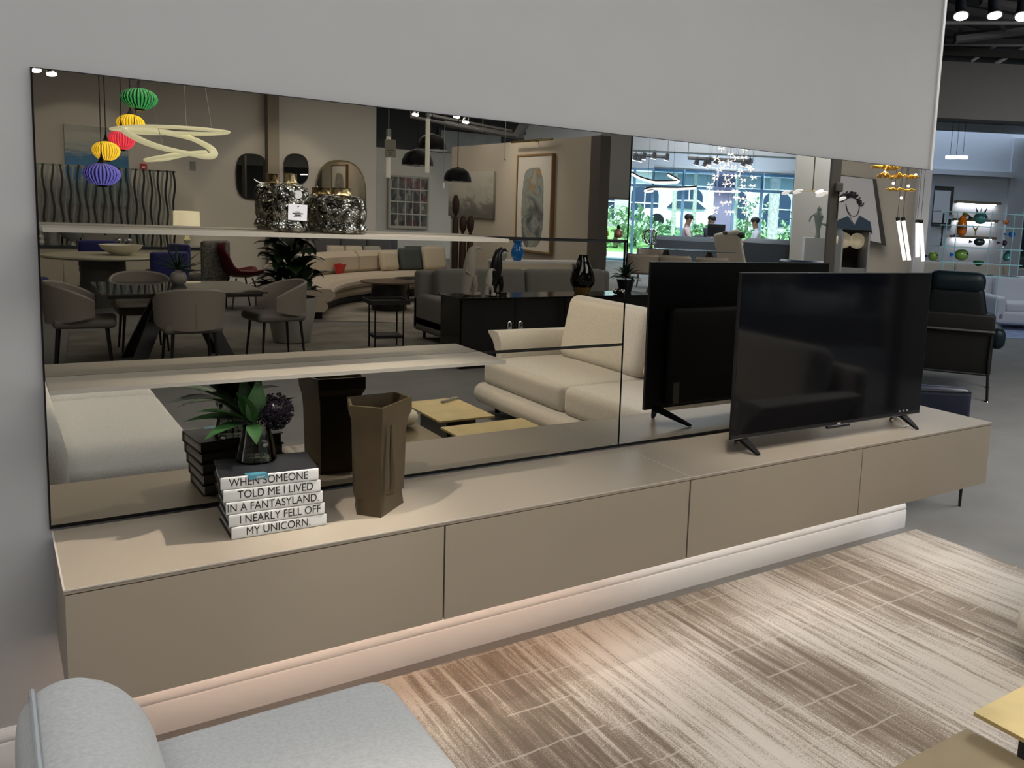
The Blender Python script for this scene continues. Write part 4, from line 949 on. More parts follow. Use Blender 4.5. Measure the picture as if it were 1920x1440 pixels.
obj('paper_tag', G().bb(-.03, .03, -.002, .002, -.10, 0), mat('grey_tag', (.25, .26, .28), .7), t, loc=lp(361, 303, 0))
obj('cord', G().cyl(lp(262, 130, 0), lp(250, 240, 0), .004, seg=5), BLACK, t)
# black dome pendants and clear tube pendants
for px, py, wpx, d, lab in ((783, 295, 58, 11.2, 'left black dome pendant with silver inside'), (810, 266, 56, 11.8, 'black dome pendant behind, hanging highest'), (858, 327, 51, 10.8, 'right black dome pendant hanging lowest')):
    c = M(px, py, d=d); r = sz(wpx, d)/2; t = thing('dome_pendant', lab, 'pendant lamp', c, group='black dome pendants')
    pr = [(r, -r*.50), (r*.97, -r*.2), (r*.80, r*.18), (r*.5, r*.42), (r*.15, r*.52), (.012, r*.56)]
    obj('dome', G().lathe(pr+[(a_-.006, b_-.006) for a_, b_ in pr[:-1][::-1]], seg=32), mat('dome_black', (.005, .005, .005), .5, spec=.15), t)
    obj('silver_rim', G().lathe([(r*.985, -r*.55), (r*1.0, -r*.50), (r*.90, -r*.46)], seg=32), CHROME, t)
    obj('cord', G().cyl((0, 0, r*.54), (0, 0, 4.25-c.z), .005, seg=6), BLACK, t)
GLT = mat('bubble_glass', (.55, .54, .46), .12, spec=.8, emit=(1, .95, .8), estr=.25)
for px, y0_, y1_, d, lab in ((728, 243, 333, 9.0, 'bubble glass tube pendant with paper tag'), (801, 205, 324, 8.6, 'tall bubble glass tube pendant among the black domes'), (832, 340, 353, 10.5, 'short glass tube pendant beside the right dome'), (946, 299, 309, 10.2, 'tiny glass tube pendant on the tan wall')):
    a_, b_ = M(px, y0_, d=d), M(px, y1_, d=d); t = thing('tube_pendant', lab, 'pendant lamp', b_); h_ = a_.z-b_.z; r = sz(4.2 if y1_-y0_ > 40 else 2, d)
    obj('glass_tube', G().cyl((0, 0, 0), (0, 0, h_*.84), r, seg=12), GLT, t); obj('fitting', G().cyl((0, 0, h_*.84), (0, 0, h_), r*1.05, seg=12), CHROME, t)
    obj('wire', G().cyl((0, 0, h_), (0, 0, 4.25-b_.z), .003, seg=5), mat('steel_wire', (.5, .5, .5), .4, 1), t)
    if px == 728:
        tg = obj('paper_tag', G().bb(-.055, .055, -.003, .003, -.09, .09), mat('tag_beige', (.30, .28, .24), .7), t, loc=(0, .05, h_*.60), rot=(0, 0, RZM))
        for zz, wq in ((-.02, .035), (-.045, .018), (-.062, .012)): obj('print_line', G().bb(-wq, wq, .0032, .004, zz-.003, zz+.003), INK, tg, smooth=None)
# track rail with chrome spots near the top of the mirror
p0, p1 = M(770, 219, d=10.2), M(905, 245, d=10.2)
t = thing('track_rail', 'pale ceiling track rail above the black dome pendants', 'track'); obj('rail', G().cyl(p0, p1, .018, seg=6), CND, t)
for q in (p0, p1): obj('hanger', G().cyl(q, (q.x, q.y, 4.25), .006, seg=5), CND, t)
for px, py, lab in ((779, 215, 'chrome track spot at the left of the ceiling rail'), (856, 219, 'chrome track spot above the right dome'), (873, 229, 'chrome track spot at the right of the ceiling rail')):
    q = M(px, py, d=10.0); spot_head(q, q+Vector((-.2, .2, -1)), lab, .75, 'chrome track spots', CHROME)
for px, py, lab in ((68, 132, 'bright spot at the top left corner of the mirror'), (97, 139, 'second bright spot at the top left of the mirror')):
    q = M(px, py, d=8.0); spot_head(q, q+Vector((.1, .35, -1)), lab, .8, 'corner spots', CHROME)
# ---------------------------------------------------------------- fiddle leaf plant in a white planter
p = M(535, 648, z=0)
t = thing('potted_plant', 'large dark leafy plant in a tapered white planter', 'plant', (2.72, -7.75, 0))
obj('planter', G().lathe([(.17, 0), (.20, .02), (.26, .34), (.285, .54), (.265, .54), (.24, .45)], seg=28), mat('planter_white', (.40, .39, .36), .6), t)
obj('soil', G().cyl((0, 0, .44), (0, 0, .47), .24, seg=20), BLACKM, t)
FID = mat('fiddle_leaf_dark', (.010, .026, .008), .4, noise=(15, .3))
random.seed(11)
for k in range(3): obj('stem', G().tube([(.03*(k-1), 0, .45), (.05*(k-1), .02*k, .8), (.16*(k-1), .05*(k-1), 1.15)], .014, 7), mat('bark', (.10, .075, .05), .9), t)
for k in range(110):
    a = random.uniform(0, 2*PI); z = random.uniform(.56, 1.30); e = random.uniform(-.5, .9); r = random.uniform(.03, .20)
    obj('leaf', G().leaf((r*math.cos(a), r*math.sin(a), z), (math.cos(a)*math.cos(e), math.sin(a)*math.cos(e), math.sin(e)), (0, 0, 1), random.uniform(.20, .30), random.uniform(.16, .22), .2, 5), FID, t)
# ---------------------------------------------------------------- small black side table, round table, curved sofa
t = thing('side_table', 'small black metal side table with tray top and lower shelf', 'table', (3.56, -6.95, 0), .12)
obj('tray_top', G().bb(-.22, .22, -.20, .20, .535, .555), BLACKM, t, smooth=None)
for a_, b_, c_, d_ in ((-.22, .22, -.205, -.195), (-.22, .22, .195, .205), (-.225, -.215, -.2, .2), (.215, .225, -.2, .2)): obj('rim', G().bb(a_, b_, c_, d_, .535, .585), BLACKM, t, smooth=None)
obj('lower_shelf', G().bb(-.16, .16, -.15, .15, .14, .175), BLACKM, t, smooth=None)
for x in (-.16, .16):
    for y in (-.15, .15): obj('leg', G().cyl((x, y, 0), (x, y, .535), .010, seg=8), BLACK, t)
c = (M(678, 527, z=.46)+M(780, 527, z=.46))/2
t = thing('round_coffee_table', 'round brown topped coffee table on a black drum', 'table', (c.x, c.y, 0))
obj('table_top', G().cyl((0, 0, .44), (0, 0, .46), .44, seg=40), mat('brown_veneer', (.10, .06, .035), .35), t); obj('drum', G().cyl((0, 0, 0), (0, 0, .44), .27, seg=28), BLACK, t)
c = M(820, 522, z=.40)
t = thing('oval_coffee_table', 'black oval coffee table in front of the curved sofa', 'table', (c.x-.1, c.y, 0), .4)
obj('table_top', G().lathe([(.62, .37), (.65, .385), (.62, .40)], seg=36, ell=.6), BLACK, t); obj('lower_shelf', G().lathe([(.5, .16), (.5, .18)], seg=30, ell=.6), BLACKM, t)
for x, y in ((.4, .15), (-.4, .15), (.4, -.15), (-.4, -.15)): obj('leg', G().cyl((x, y, 0), (x, y, .37), .015, seg=8), BLACK, t)
obj('magazine', G().bb(-.2, .1, -.1, .12, .181, .20), WHITE, t, smooth=None)
CSX, CSY = 7.6, -8.8
OFFW = mat('ivory_sofa_fabric', (.56, .48, .385), .9, bump=(120, .2), sheen=.2)
t = thing('curved_sofa', 'long curved ivory sofa sweeping along the far wall', 'sofa', (CSX, CSY, 0))
def arc_box(r0, r1, z0, z1, a0, a1, n=30, rd=.05):
    g = G(); secs = []
    for i in range(n+1):
        a = a0+(a1-a0)*i/n; ca, sa = math.cos(a), math.sin(a)
        P = [(r0+rd, z0), (r1-rd, z0), (r1, z0+rd), (r1, z1-rd), (r1-rd, z1), ((r0+r1)/2, z1+.012), (r0+rd, z1), (r0, z1-rd), (r0, z0+rd)]
        secs.append([Vector((r*ca, r*sa, z)) for r, z in P])
    return g.loft(secs)
A0, A1 = math.radians(191), math.radians(260)
obj('base', arc_box(3.98, 4.78, .12, .27, A0, A1), OFFW, t); obj('plinth', arc_box(4.05, 4.7, .0, .12, A0+.02, A1-.02, rd=.02), BLACK, t)
obj('seat_cushion', arc_box(3.88, 4.60, .27, .44, A0+.005, A1-.005, rd=.06), OFFW, t)
for k in range(3):
    a_, b_ = A0+(A1-A0)*k/3, A0+(A1-A0)*(k+1)/3; obj('back_cushion', arc_box(4.50, 4.80, .42, .80, a_+.003, b_-.003, 12, .08), OFFW, t)
def pillow(lab, px, py, z, m_, s=.44, rz=0, tilt=.3, grp='sofa pillows'):
    q = M(px, py, z=z); t = thing('throw_pillow', lab, 'pillow', (q.x, q.y, z-s*.42), RZM+rz, grp)
    obj('cushion', G().rbox((0, 0, s*.45), (s, .15, s*.9), .072, 4, R=Matrix.Rotation(tilt, 3, 'X')), m_, t)
    obj('piping', G().tube([Matrix.Rotation(tilt, 3, 'X') @ Vector((x*s*.49, 0, z_*s*.44)) + Vector((0, 0, s*.45)) for x, z_ in ((-1, -1), (1, -1), (1, 1), (-1, 1))], .006, 5, True), m_, t)
def ap(ang, r=4.40, z=.45):  # spot on the curved sofa seat
    return Vector((CSX+r*math.cos(math.radians(ang)), CSY+r*math.sin(math.radians(ang)), z))
def pillow_at(lab, pos, m_, s=.44, rz=0, tilt=.25):
    t = thing('throw_pillow', lab, 'pillow', pos, rz, 'sofa pillows')
    obj('cushion', G().rbox((0, 0, s*.45), (s, .14, s*.9), .068, 4, R=Matrix.Rotation(tilt, 3, 'X')), m_, t)
    obj('piping', G().tube([Matrix.Rotation(tilt, 3, 'X') @ Vector((x*s*.49, 0, z_*s*.44)) + Vector((0, 0, s*.45)) for x, z_ in ((-1, -1), (1, -1), (1, 1), (-1, 1))], .006, 5, True), m_, t)
TEAL = mat('grey_teal_fabric', (.07, .085, .085), .9); IVP = mat('ivory_pillow', (.60, .53, .42), .9)
pillow_at('ivory square pillow at the right end of the curved sofa', ap(245.5), IVP, .40, math.radians(-20)); pillow_at('grey teal pillow lying at the right end of the curved sofa', ap(251.5, 4.34), TEAL, .46, math.radians(-12)); pillow_at('tall grey teal pillow behind the others on the curved sofa', ap(254.8, 4.44), TEAL, .50, math.radians(-14)); pillow_at('cream pillow at the far right end of the curved sofa', ap(258.5, 4.30), IVP, .5, math.radians(-8))
pos = ap(228.5, 4.42, .455); t = thing('red_card', 'small red card standing on the curved ivory sofa', 'card', pos, math.radians(-42)); obj('front_face', G().bb(-.11, .11, .0, .004, 0, .17), mat('red_card', (.55, .02, .02), .5), t, smooth=None, rot=(.25, 0, 0)); obj('rear_face', G().bb(-.11, .11, -.004, 0, 0, .165), mat('red_card', (.55, .02, .02), .5), t, smooth=None, rot=(-.35, 0, 0))
# grey sofa against the wall behind
GRS = mat('charcoal_fabric', (.075, .075, .08), .9)
c0, c1 = M(520, 455, y=-14.6), M(790, 460, y=-14.6)
simple_sofa('lounge_sofa', 'charcoal sofa behind the curved ivory sofa', ((c0.x+c1.x)/2+.05, -14.5, 0), 0, min(c1.x, XC)-c0.x-.1, GRS, hb=.98, n=3)
for px, lab, m_ in ((628, 'pale pillow at the left of the charcoal sofa', IVP), (662, 'second pale pillow on the charcoal sofa', IVP), (697, 'striped pale pillow at the right of the charcoal sofa', mat('striped_pillow', (.35, .34, .31), .9))):
    q = M(px, 455, y=-14.25); pillow_at(lab, (q.x, -14.2, .52), m_, .34, .1*(px-660)/40)
for i, (x, y, w_, h_) in enumerate(((4.9, -10.2, 3.0, 2.4), (3.0, -7.6, 5.0, 2.9))):
    tag(obj('floor_rug', G().rbox((0, 0, .005), (w_, h_, .010), .004, 2), mat(['pale_stone_rug', 'beige_flat_rug'][i], [(.30, .27, .235), (.20, .185, .16)][i], .95, noise=(2.5, .3, 6)), loc=(x, y, 0), rot=(0, 0, [.45, .08][i])), ['pale mottled rug in front of the curved sofa', 'beige flat rug under the dining group'][i], 'rug')
# ---------------------------------------------------------------- black sideboard with birds, vase and plant
t = thing('sideboard', 'glossy black sideboard behind the cream loveseat', 'sideboard', (4.95, -5.62, 0))
GBK = mat('gloss_black', (.004, .004, .004), .12)
obj('body', G().bb(-1.20, 1.30, -.24, .24, .05, .74), GBK, t, smooth=None); obj('top', G().bb(-1.22, 1.32, -.26, .26, .74, .75), GBK, t, smooth=None)
for k in range(4):
    d_ = obj('door', G().bb(-1.19+.62*k, -1.19+.62*k+.61, .24, .258, .07, .73), GBK, t, smooth=None)
    if k in (0, 1): obj('handle', G().lathe([(.012, -.075), (.028, -.06), (.03, .0), (.028, .06), (.012, .075)], seg=12, ell=.4), CHROME, d_, loc=(-1.19+.62*k+(.55 if k == 0 else .06), .27, .42))
obj('plinth', G().bb(-1.16, 1.26, -.2, .2, 0, .05), BLACKM, t, smooth=None)
def bird_fig(lab, px, hgt, m_, flip=1, dy=0):
    q = M(px, 560, y=-5.6+dy); t = thing('bird_figure', lab, 'sculpture', (q.x, -5.6+dy, .75), 0, 'long beaked bird figures')
    s = hgt
    pts = [(-.10, 0, .0), (-.06, 0, .18), (-.02, 0, .38), (.0, 0, .60), (.02, 0, .80), (.05, 0, .93), (.12, 0, .985), (.22, 0, .97), (.30, 0, .93)]
    rs = [.09, .10, .13, .14, .11, .085, .06, .025, .004]
    obj('body', G().tube([(flip*x*s, y, z*s+.02) for x, y, z in pts], [r*s for r in rs], 12), m_, t)
    obj('leg', G().tube([(flip*.04*s, .03, .42*s), (flip*.10*s, .035, .22*s), (flip*.09*s, .035, .02)], [.09*s, .055*s, .04*s], 8), m_, t)
    obj('foot', G().rbox((-.06*s*flip, .0, .022), (.20*s, .10*s, .04), .015, 3), m_, t); obj('foot', G().rbox((.14*s*flip, .035, .022), (.20*s, .10*s, .04), .015, 3), m_, t)
    obj('wing', G().tube([(-flip*.10*s, .10*s, .66*s), (-flip*.13*s, .12*s, .52*s), (-flip*.04*s, .13*s, .44*s)], [.012*s, .03*s, .01*s], 6), m_, t)
BRG = mat('beige_ceramic_matte', (.34, .31, .27), .5)
bird_fig('tall beige long beaked bird figure on the black sideboard', 880, .50, BRG, 1); bird_fig('tall black long beaked bird figure on the black sideboard', 929, .48, mat('black_ceramic', (.006, .006, .006), .3), 1, -.06); bird_fig('small pale bird figure before the black one', 916, .27, mat('pale_ceramic_bird', (.42, .40, .36), .45), 1, .10)
q = M(1091, 555, y=-5.6); t = thing('black_vase', 'glossy black bottle shaped vase with amber base on the sideboard', 'vase', (q.x, -5.6, .75))
obj('body', G().lathe([(.115, .08), (.14, .12), (.145, .17), (.12, .27), (.075, .37), (.055, .43), (.052, .45), (.045, .45)], seg=28), mat('black_glaze', (.004, .004, .004), .06), t); obj('base', G().lathe([(.085, 0), (.09, .01), (.115, .08)], seg=28), mat('amber_glass', (.16, .10, .03), .15), t)
q = M(1140, 520, y=-5.5); t = thing('dark_plant', 'dark leafy plant in a black pot at the sideboard end', 'plant', (6.02, -5.66, .75)); obj('pot', G().lathe([(.07, 0), (.10, .12), (.11, .16), (.095, .16)], seg=20), BLACK, t)
random.seed(21)
for k in range(26):
    a = random.uniform(0, 2*PI); e = random.uniform(-.2, 1.2); obj('leaf', G().leaf((0, 0, .17), (math.cos(a)*math.cos(e), math.sin(a)*math.cos(e), math.sin(e)), (0, 0, 1), random.uniform(.13, .26), .07, .2, 3), FID, t)
q = M(1136, 545, y=-5.45); t = thing('silver_ornament', 'shiny black and silver ornament at the sideboard end', 'ornament', (5.80, -5.46, .75))
for k in range(5): obj('bead', G().sphere((.05*math.cos(k*1.26), .05*math.sin(k*1.26), .035), .034, 10, 8), [GBK, CHROME][k % 2], t)
# grey sofa beyond the sideboard
simple_sofa('lounge_sofa', 'wide grey sofa beyond the black sideboard', (5.62, -7.15, 0), 0, 2.9, mat('warm_grey_fabric', (.155, .15, .14), .85), d=1.05, hb=.86, n=2)
t = thing('console_table', 'white console table behind the grey sofa carrying two glass vases', 'table', (6.35, -8.35, 0)); obj('table_top', G().bb(-.75, .75, -.18, .18, .92, .95), WHITE, t, smooth=None)
for x in (-.7, .7):
    for y in (-.15, .15): obj('leg', G().bb(x-.02, x+.02, y-.02, y+.02, 0, .92), WHITE, t, smooth=None)
for px, lab, m_, s in ((956, 'small pale glass vase on the console', mat('pale_glass_vase', (.28, .30, .28), .1, spec=.8), .62), (973, 'bright blue glass vase on the console', mat('cobalt_glass', (.01, .16, .50), .1, spec=.8, emit=(.0, .15, .45), estr=.0), 1.0)):
    q = M(px, 487, y=-8.3); t = thing('glass_vase', lab, 'vase', (5.75 if s < 1 else 5.98, -8.3, .95)); obj('body', G().lathe([(.05*s, 0), (.085*s, .05*s), (.095*s, .12*s), (.07*s, .2*s), (.05*s, .24*s), (.075*s, .29*s), (.068*s, .29*s)], seg=22), m_, t); obj('foot', G().cyl((0, 0, 0), (0, 0, .008), .055*s, seg=16), m_, t)
# turned wood spindles
WDM = mat('dark_turned_wood', (.05, .025, .015), .5)
for px, zt_px, lab in ((852, 366, 'tallest dark turned wooden spindle'), (866, 404, 'middle dark turned wooden spindle'), (880, 404, 'right dark turned wooden spindle')):
    b_ = M(px, 520, d=12.9); b_.z = 0; tp = M(px, zt_px, d=12.9).z
    t = thing('wood_spindle', lab+' behind the curved sofa', 'sculpture', b_); obj('shaft', G().lathe([(.05, .03), (.035, .3), (.05, tp*.55), (.045, tp*.80), (.02, tp*.84), (.05, tp*.88), (.055, tp*.95), (.02, tp)], seg=14), WDM, t); obj('base', G().cyl((0, 0, 0), (0, 0, .03), .045, seg=20), BLACK, t)
# ---------------------------------------------------------------- pictures on the partition (x = XW3, facing -x)
def on_part(px0, px1, py0, py1, x=XW3):
    a_, b_ = M(px0, (py0+py1)/2, x=x), M(px1, (py0+py1)/2, x=x); c_, d_ = M((px0+px1)/2, py0, x=x), M((px0+px1)/2, py1, x=x)
    return (a_.y+b_.y)/2, b_.y-a_.y, d_.z, c_.z-d_.z
def abstract(nt, N, L, tc, sp):
    dx = mth(N, L, 'SUBTRACT', sp.outputs[0], .47); dz = mth(N, L, 'SUBTRACT', sp.outputs[2], .45)
    e = mth(N, L, 'ADD', mth(N, L, 'POWER', mth(N, L, 'MULTIPLY', mth(N, L, 'ABSOLUTE', dx, 0), 2.8), 3.0), mth(N, L, 'POWER', mth(N, L, 'MULTIPLY', mth(N, L, 'ABSOLUTE', dz, 0), 2.15), 4.0))
    e = mth(N, L, 'ADD', e, mth(N, L, 'MULTIPLY', nz(N, L, tc, 3, 3, stretch=(1, 1, 2)), .55))
    inside = ramp(N, L, nz(N, L, tc, 2.2, 4, stretch=(1.2, 1, 2), dist=1.2), [(.30, (.02, .025, .025)), (.42, (.12, .14, .14)), (.52, (.26, .30, .31)), (.60, (.20, .21, .20)), (.64, (.35, .22, .08)), (.70, (.30, .34, .35))])
    mx = N('ShaderNodeMix'); mx.data_type = 'RGBA'; L(mth(N, L, 'GREATER_THAN', e, 1.0), mx.inputs['Factor']); L(inside, mx.inputs['A']); mx.inputs['B'].default_value = (.62, .60, .57, 1); return mx.outputs['Result']
y_, w_, z_, h_ = on_part(975, 1038, 293, 470)
t = panel_picture('abstract_painting', 'tall abstract grey and ochre painting in a wood frame', 'painting', (XW3-.004, y_, z_), PI/2, w_, h_, .05, paint_mat('abstract_paint', abstract), mat('oak_frame', (.22, .13, .05), .5), .03)
t = thing('picture_light', 'slim brass picture light above the tall abstract painting', 'lamp', (XW3-.01, y_, M(1010, 265, x=XW3).z)); obj('tube', G().cyl((-.12, -w_*.6, 0), (-.12, w_*.6, 0), .02, seg=10), NECK, t); obj('arm', G().cyl((0, 0, 0), (-.12, 0, 0), .012, seg=8), NECK, t)
def landscape(nt, N, L, tc, sp):
    f = mth(N, L, 'ADD', sp.outputs[2], mth(N, L, 'MULTIPLY', mth(N, L, 'SUBTRACT', nz(N, L, tc, 4, 6, dist=1), .5), 1.1))
    return ramp(N, L, f, [(.1, (.12, .12, .11)), (.35, (.20, .20, .18)), (.5, (.42, .42, .38)), (.9, (.52, .51, .46))])
y_, w_, z_, h_ = on_part(845, 929, 322, 408)
panel_picture('landscape_painting', 'misty grey landscape painting left of the tall abstract', 'painting', (XW3-.004, y_, z_), PI/2, w_, h_, .04, paint_mat('landscape_paint', landscape))
# collage on the recess wall, large dark framed art above
def collage(nt, N, L, tc, sp):
    v = N('ShaderNodeTexVoronoi'); v.inputs['Scale'].default_value = 9; v.inputs['Randomness'].default_value = .6; mp = N('ShaderNodeMapping'); mp.inputs['Scale'].default_value = (1.6, .2, .8); L(tc.outputs['Generated'], mp.inputs[0]); L(mp.outputs[0], v.inputs['Vector'])
    sx = N('ShaderNodeSeparateColor'); L(v.outputs['Color'], sx.inputs[0])
    c = ramp(N, L, sx.outputs[0], [(.0, (.015, .015, .015)), (.3, (.06, .05, .045)), (.5, (.13, .12, .11)), (.62, (.12, .02, .018)), (.7, (.04, .06, .065)), (1, (.26, .25, .22))])
    g1 = mth(N, L, 'LESS_THAN', mth(N, L, 'FRACT', mth(N, L, 'MULTIPLY', sp.outputs[0], 5), 0), .12); g2 = mth(N, L, 'LESS_THAN', mth(N, L, 'FRACT', mth(N, L, 'MULTIPLY', sp.outputs[2], 4), 0), .10)
    mx = N('ShaderNodeMix'); mx.data_type = 'RGBA'; L(mth(N, L, 'MAXIMUM', g1, g2), mx.inputs['Factor']); L(c, mx.inputs['A']); mx.inputs['B'].default_value = (.40, .38, .34, 1); return mx.outputs['Result']
a_, b_, c_, d_ = M(731, 380, y=-17.15), M(801, 380, y=-17.15), M(766, 333, y=-17.15), M(766, 426, y=-17.15)
panel_picture('photo_collage', 'framed grid collage of small photographs behind the pendants', 'picture', ((a_.x+b_.x)/2, -17.19, d_.z), 0, b_.x-a_.x, c_.z-d_.z, .04, paint_mat('collage_print', collage), mat('pale_frame', (.35, .33, .29), .4), .04)
p0, p1 = M(826, 238, y=-17.33), M(938, 290, y=-17.33)
t = panel_picture('framed_art', 'large pale artwork in a dark frame high behind the partition', 'picture', ((p0.x+p1.x)/2, -17.34, zr+.02), 0, p1.x-p0.x, min(M(880, 243, y=-17.33).z, 4.1)-zr-.1, .04, mat('pale_canvas', (.42, .42, .41), .6, noise=(3, .12)), BLACK, .07)
t = thing('ceiling_beam', 'grey steel beams crossing the dark ceiling above the partition', 'ceiling beam')
for a_, b_, r in (((835, 232), (985, 258), .06), ((985, 230), (968, 258), .09), ((800, 215), (960, 246), .03)): obj('beam', G().cyl(M(*a_, d=16), M(*b_, d=16), r, seg=6), STEEL, t)
# ================================================================== window side of the showroom
PZ = .40
pl = [wl(-7, -.15), wl(9, -.15), wl(9, -11.2), wl(-1.2, -11.2), wl(-7, -6)]
struct('floor_platform', G().prism([tuple(q.xy) for q in pl], .001, PZ), FLOOR)
DW = 24.0
def ws(px, py=400, d=DW): v = M(px, py, d=d); return (v-WP).dot(WU), v.z
ROTW = RZM
def placeW(o, n_=0): q = wl(0, n_); o.location = (q.x, q.y, o.location.z); o.rotation_euler = (0, 0, ROTW); return o
# local: x along the wall (to the right in the mirror), +y towards the room
s0, s1 = ws(1090)[0], ws(1487)[0]; zh = ws(1335, 287)[1]; zt2 = ws(1335, 322)[1]; ztr = ws(1335, 354)[1]
LAV = mat('window_wall_paint', (.58, .62, .70), .8)
sL = (PLAN[2][0]-WP.x)/WU.x
g = G().bb(sL, s0, -.15, 0, 0, 4.25).bb(s1, 16, -.15, 0, 0, 4.25).bb(s0, s1, -.15, 0, zt2, 4.25)
placeW(struct('wall_window', g, LAV))
FRB = mat('blue_grey_frame', (.22, .40, .58), .4)
wo_ = placeW(struct('window_1', G().bb(s0, s1, -.12, -.02, ztr-.04, ztr+.04).bb(s0, s1, -.12, -.02, zt2-.06, zt2).bb(s0, s1, -.12, -.02, PZ, PZ+.06), FRB))
ms = [s0]+[ws(px)[0] for px in (1187, 1222, 1279, 1340, 1374, 1426)]+[s1]
for s_ in ms: obj('mullion', G().bb(s_-.035, s_+.035, -.13, -.01, PZ, zt2), FRB, wo_, smooth=None)
WG = glass_mat('window_glass', (.80, .90, .93))
for a_, b_ in zip(ms[:-1], ms[1:]):
    obj('pane', G().bb(a_+.035, b_-.035, -.075, -.07, PZ+.06, ztr-.04), WG, wo_, smooth=None); obj('pane', G().bb(a_+.035, b_-.035, -.075, -.07, ztr+.04, zt2-.06), WG, wo_, smooth=None)
t = placeW(thing('roller_blind', 'pale blue translucent blinds along the top of the big window', 'blind'), -.3)
BLD = glass_mat('blind_mesh', (.55, .63, .70))
for a_, b_ in zip(ms[2:-1], ms[3:]): obj('blind', G().bb(a_+.02, b_-.02, .0, .004, ztr+.05, zt2+.02), BLD, t, smooth=None)
obj('blind_roller', G().cyl((ms[2], 0, zt2+.05), (ms[-1], 0, zt2+.05), .05, seg=10), mat('roller_grey', (.3, .32, .35), .5), t)
pcol = ws(1338)[0], ws(1371)[0]
placeW(struct('trim_7', G().bb(pcol[0], pcol[1], -.25, .02, PZ, zt2), mat('lavender_pillar', (.36, .36, .52), .8)))
# soffit above
placeW(struct('ceiling_soffit', G().bb(s0-1, s1+1.5, 3.4, 4.0, ws(1335, 290, DW-3.7)[1], 4.2), mat('soffit_grey', (.42, .42, .43), .8)))
# white blind panel beside the partition end
a_, b_ = M(1126, 258, d=14.5), M(1182, 373, d=14.5)
t = thing('hanging_panel', 'white fabric panel hanging beside the partition end', 'blind', ((a_.x+b_.x)/2, (a_.y+b_.y)/2, b_.z), RZM); hw = sz(30, 14.5)
obj('fabric', G().bb(-hw, hw, -.01, .01, 0, 4.25-b_.z), mat('panel_white', (.42, .42, .43), .8), t, smooth=None); obj('bottom_bar', G().cyl((-hw, 0, 0), (hw, 0, 0), .02, seg=8), CND, t)
# dark column in front
p = M(1561, 400, d=8.5); hw = sz(8.5, 8.5)
struct('trim_8', G().box((p.x, p.y, 2.125), (2*hw, .10, 4.25), RZM), DKW)
q = M(1573, 351, d=8.4); t = thing('wall_bracket', 'small dark box fixed to the dark column', 'box', q, RZM); obj('housing', G().rbox((0, 0, 0), (sz(14, 8.4), .06, sz(17, 8.4)), .008, 2), DKW, t); obj('cable', G().cyl((0, .0, -.04), (0, .0, -.3), .005, seg=6), BLACK, t)
# right wall with the portrait
DPW = 12.5
a_, b_, c_ = M(1500, 400, d=DPW), M(1718, 400, d=DPW), M(1800, 400, d=DPW)
def seg_wall(name, p, q, m_, th=.12):
    v = (q-p); v.z = 0; L_ = v.length; an = math.atan2(v.y, v.x); mid = (p+q)/2
    return struct(name, G().box((mid.x+math.sin(an)*th/2, mid.y-math.cos(an)*th/2, 2.125), (L_, th, 4.25), an), m_)
seg_wall('wall_portrait', M(1565, 400, d=DPW), b_, mat('wall_paint_tan', (.46, .42, .36), .85)); seg_wall('wall_portrait_side', M(1719, 400, d=DPW-.6), M(1800, 400, d=DPW-.6), BLUEW)
seg_wall('wall_sculpture', M(1487, 400, d=17), M(1566, 400, d=17), mat('wall_paint_tan', (.46, .42, .36), .85))
# portrait, in the plane just before the wall, leaning as in the photograph
DPP = DPW-.12
o_ = M(1605, 395, d=DPP)
t = thing('portrait_painting', 'faceless portrait with curly dark hair in a leaning black frame', 'painting', o_)
def quad_slab(pts, d, th=.03):
    f_ = [M(x, y, d=d)-o_ for x, y in pts]; b2 = [M(x, y, d=d+th)-o_ for x, y in pts]; nn = len(pts)
    return G().add(f_+b2, [tuple(range(nn)), tuple(range(nn, 2*nn))[::-1]]+[(i, (i+1) % nn, nn+(i+1) % nn, nn+i) for i in range(nn)])
PTW = mat('portrait_white', (.52, .52, .54), .6); PTB = mat('portrait_navy', (.015, .04, .075), .6); PTL = mat('portrait_line', (.02, .012, .02), .6)
obj('frame', quad_slab([(1564, 326), (1643, 336), (1662, 462), (1648, 456), (1560, 440)], DPP, .06), BLACK, t, smooth=None)
obj('canvas', quad_slab([(1565, 328.5), (1636, 336), (1652, 456), (1562, 436)], DPP-.03), PTW, t, smooth=None)
obj('jacket', quad_slab([(1566, 420), (1572, 412), (1590, 405), (1602, 422), (1612, 404), (1632, 416), (1636, 438), (1566, 432)], DPP-.045, .012), PTB, t, smooth=None)
obj('shirt', quad_slab([(1594, 404), (1602, 421), (1609, 404), (1607, 398), (1595, 398)], DPP-.05, .004), PTW, t, smooth=None)
obj('face_outline', G().tube([M(x, y, d=DPP-.05)-o_ for x, y in ((1586, 382), (1589, 395), (1595, 404), (1602, 406), (1608, 402), (1611, 392), (1612, 380))], .006, 5), PTL, t)
random.seed(9)
for k in range(17):
    cx_, cyp = 1578+k*2.3, 374-10*math.sin(k/16*PI)+random.uniform(-3, 3)+(8 if k > 13 else 0); r = random.uniform(3, 5.5)
    obj('curl', G().tube([M(cx_+r*math.cos(a_*.7), cyp+r*.9*math.sin(a_*.7), d=DPP-.05)-o_ for a_ in range(8)], .008, 4), PTL, t)
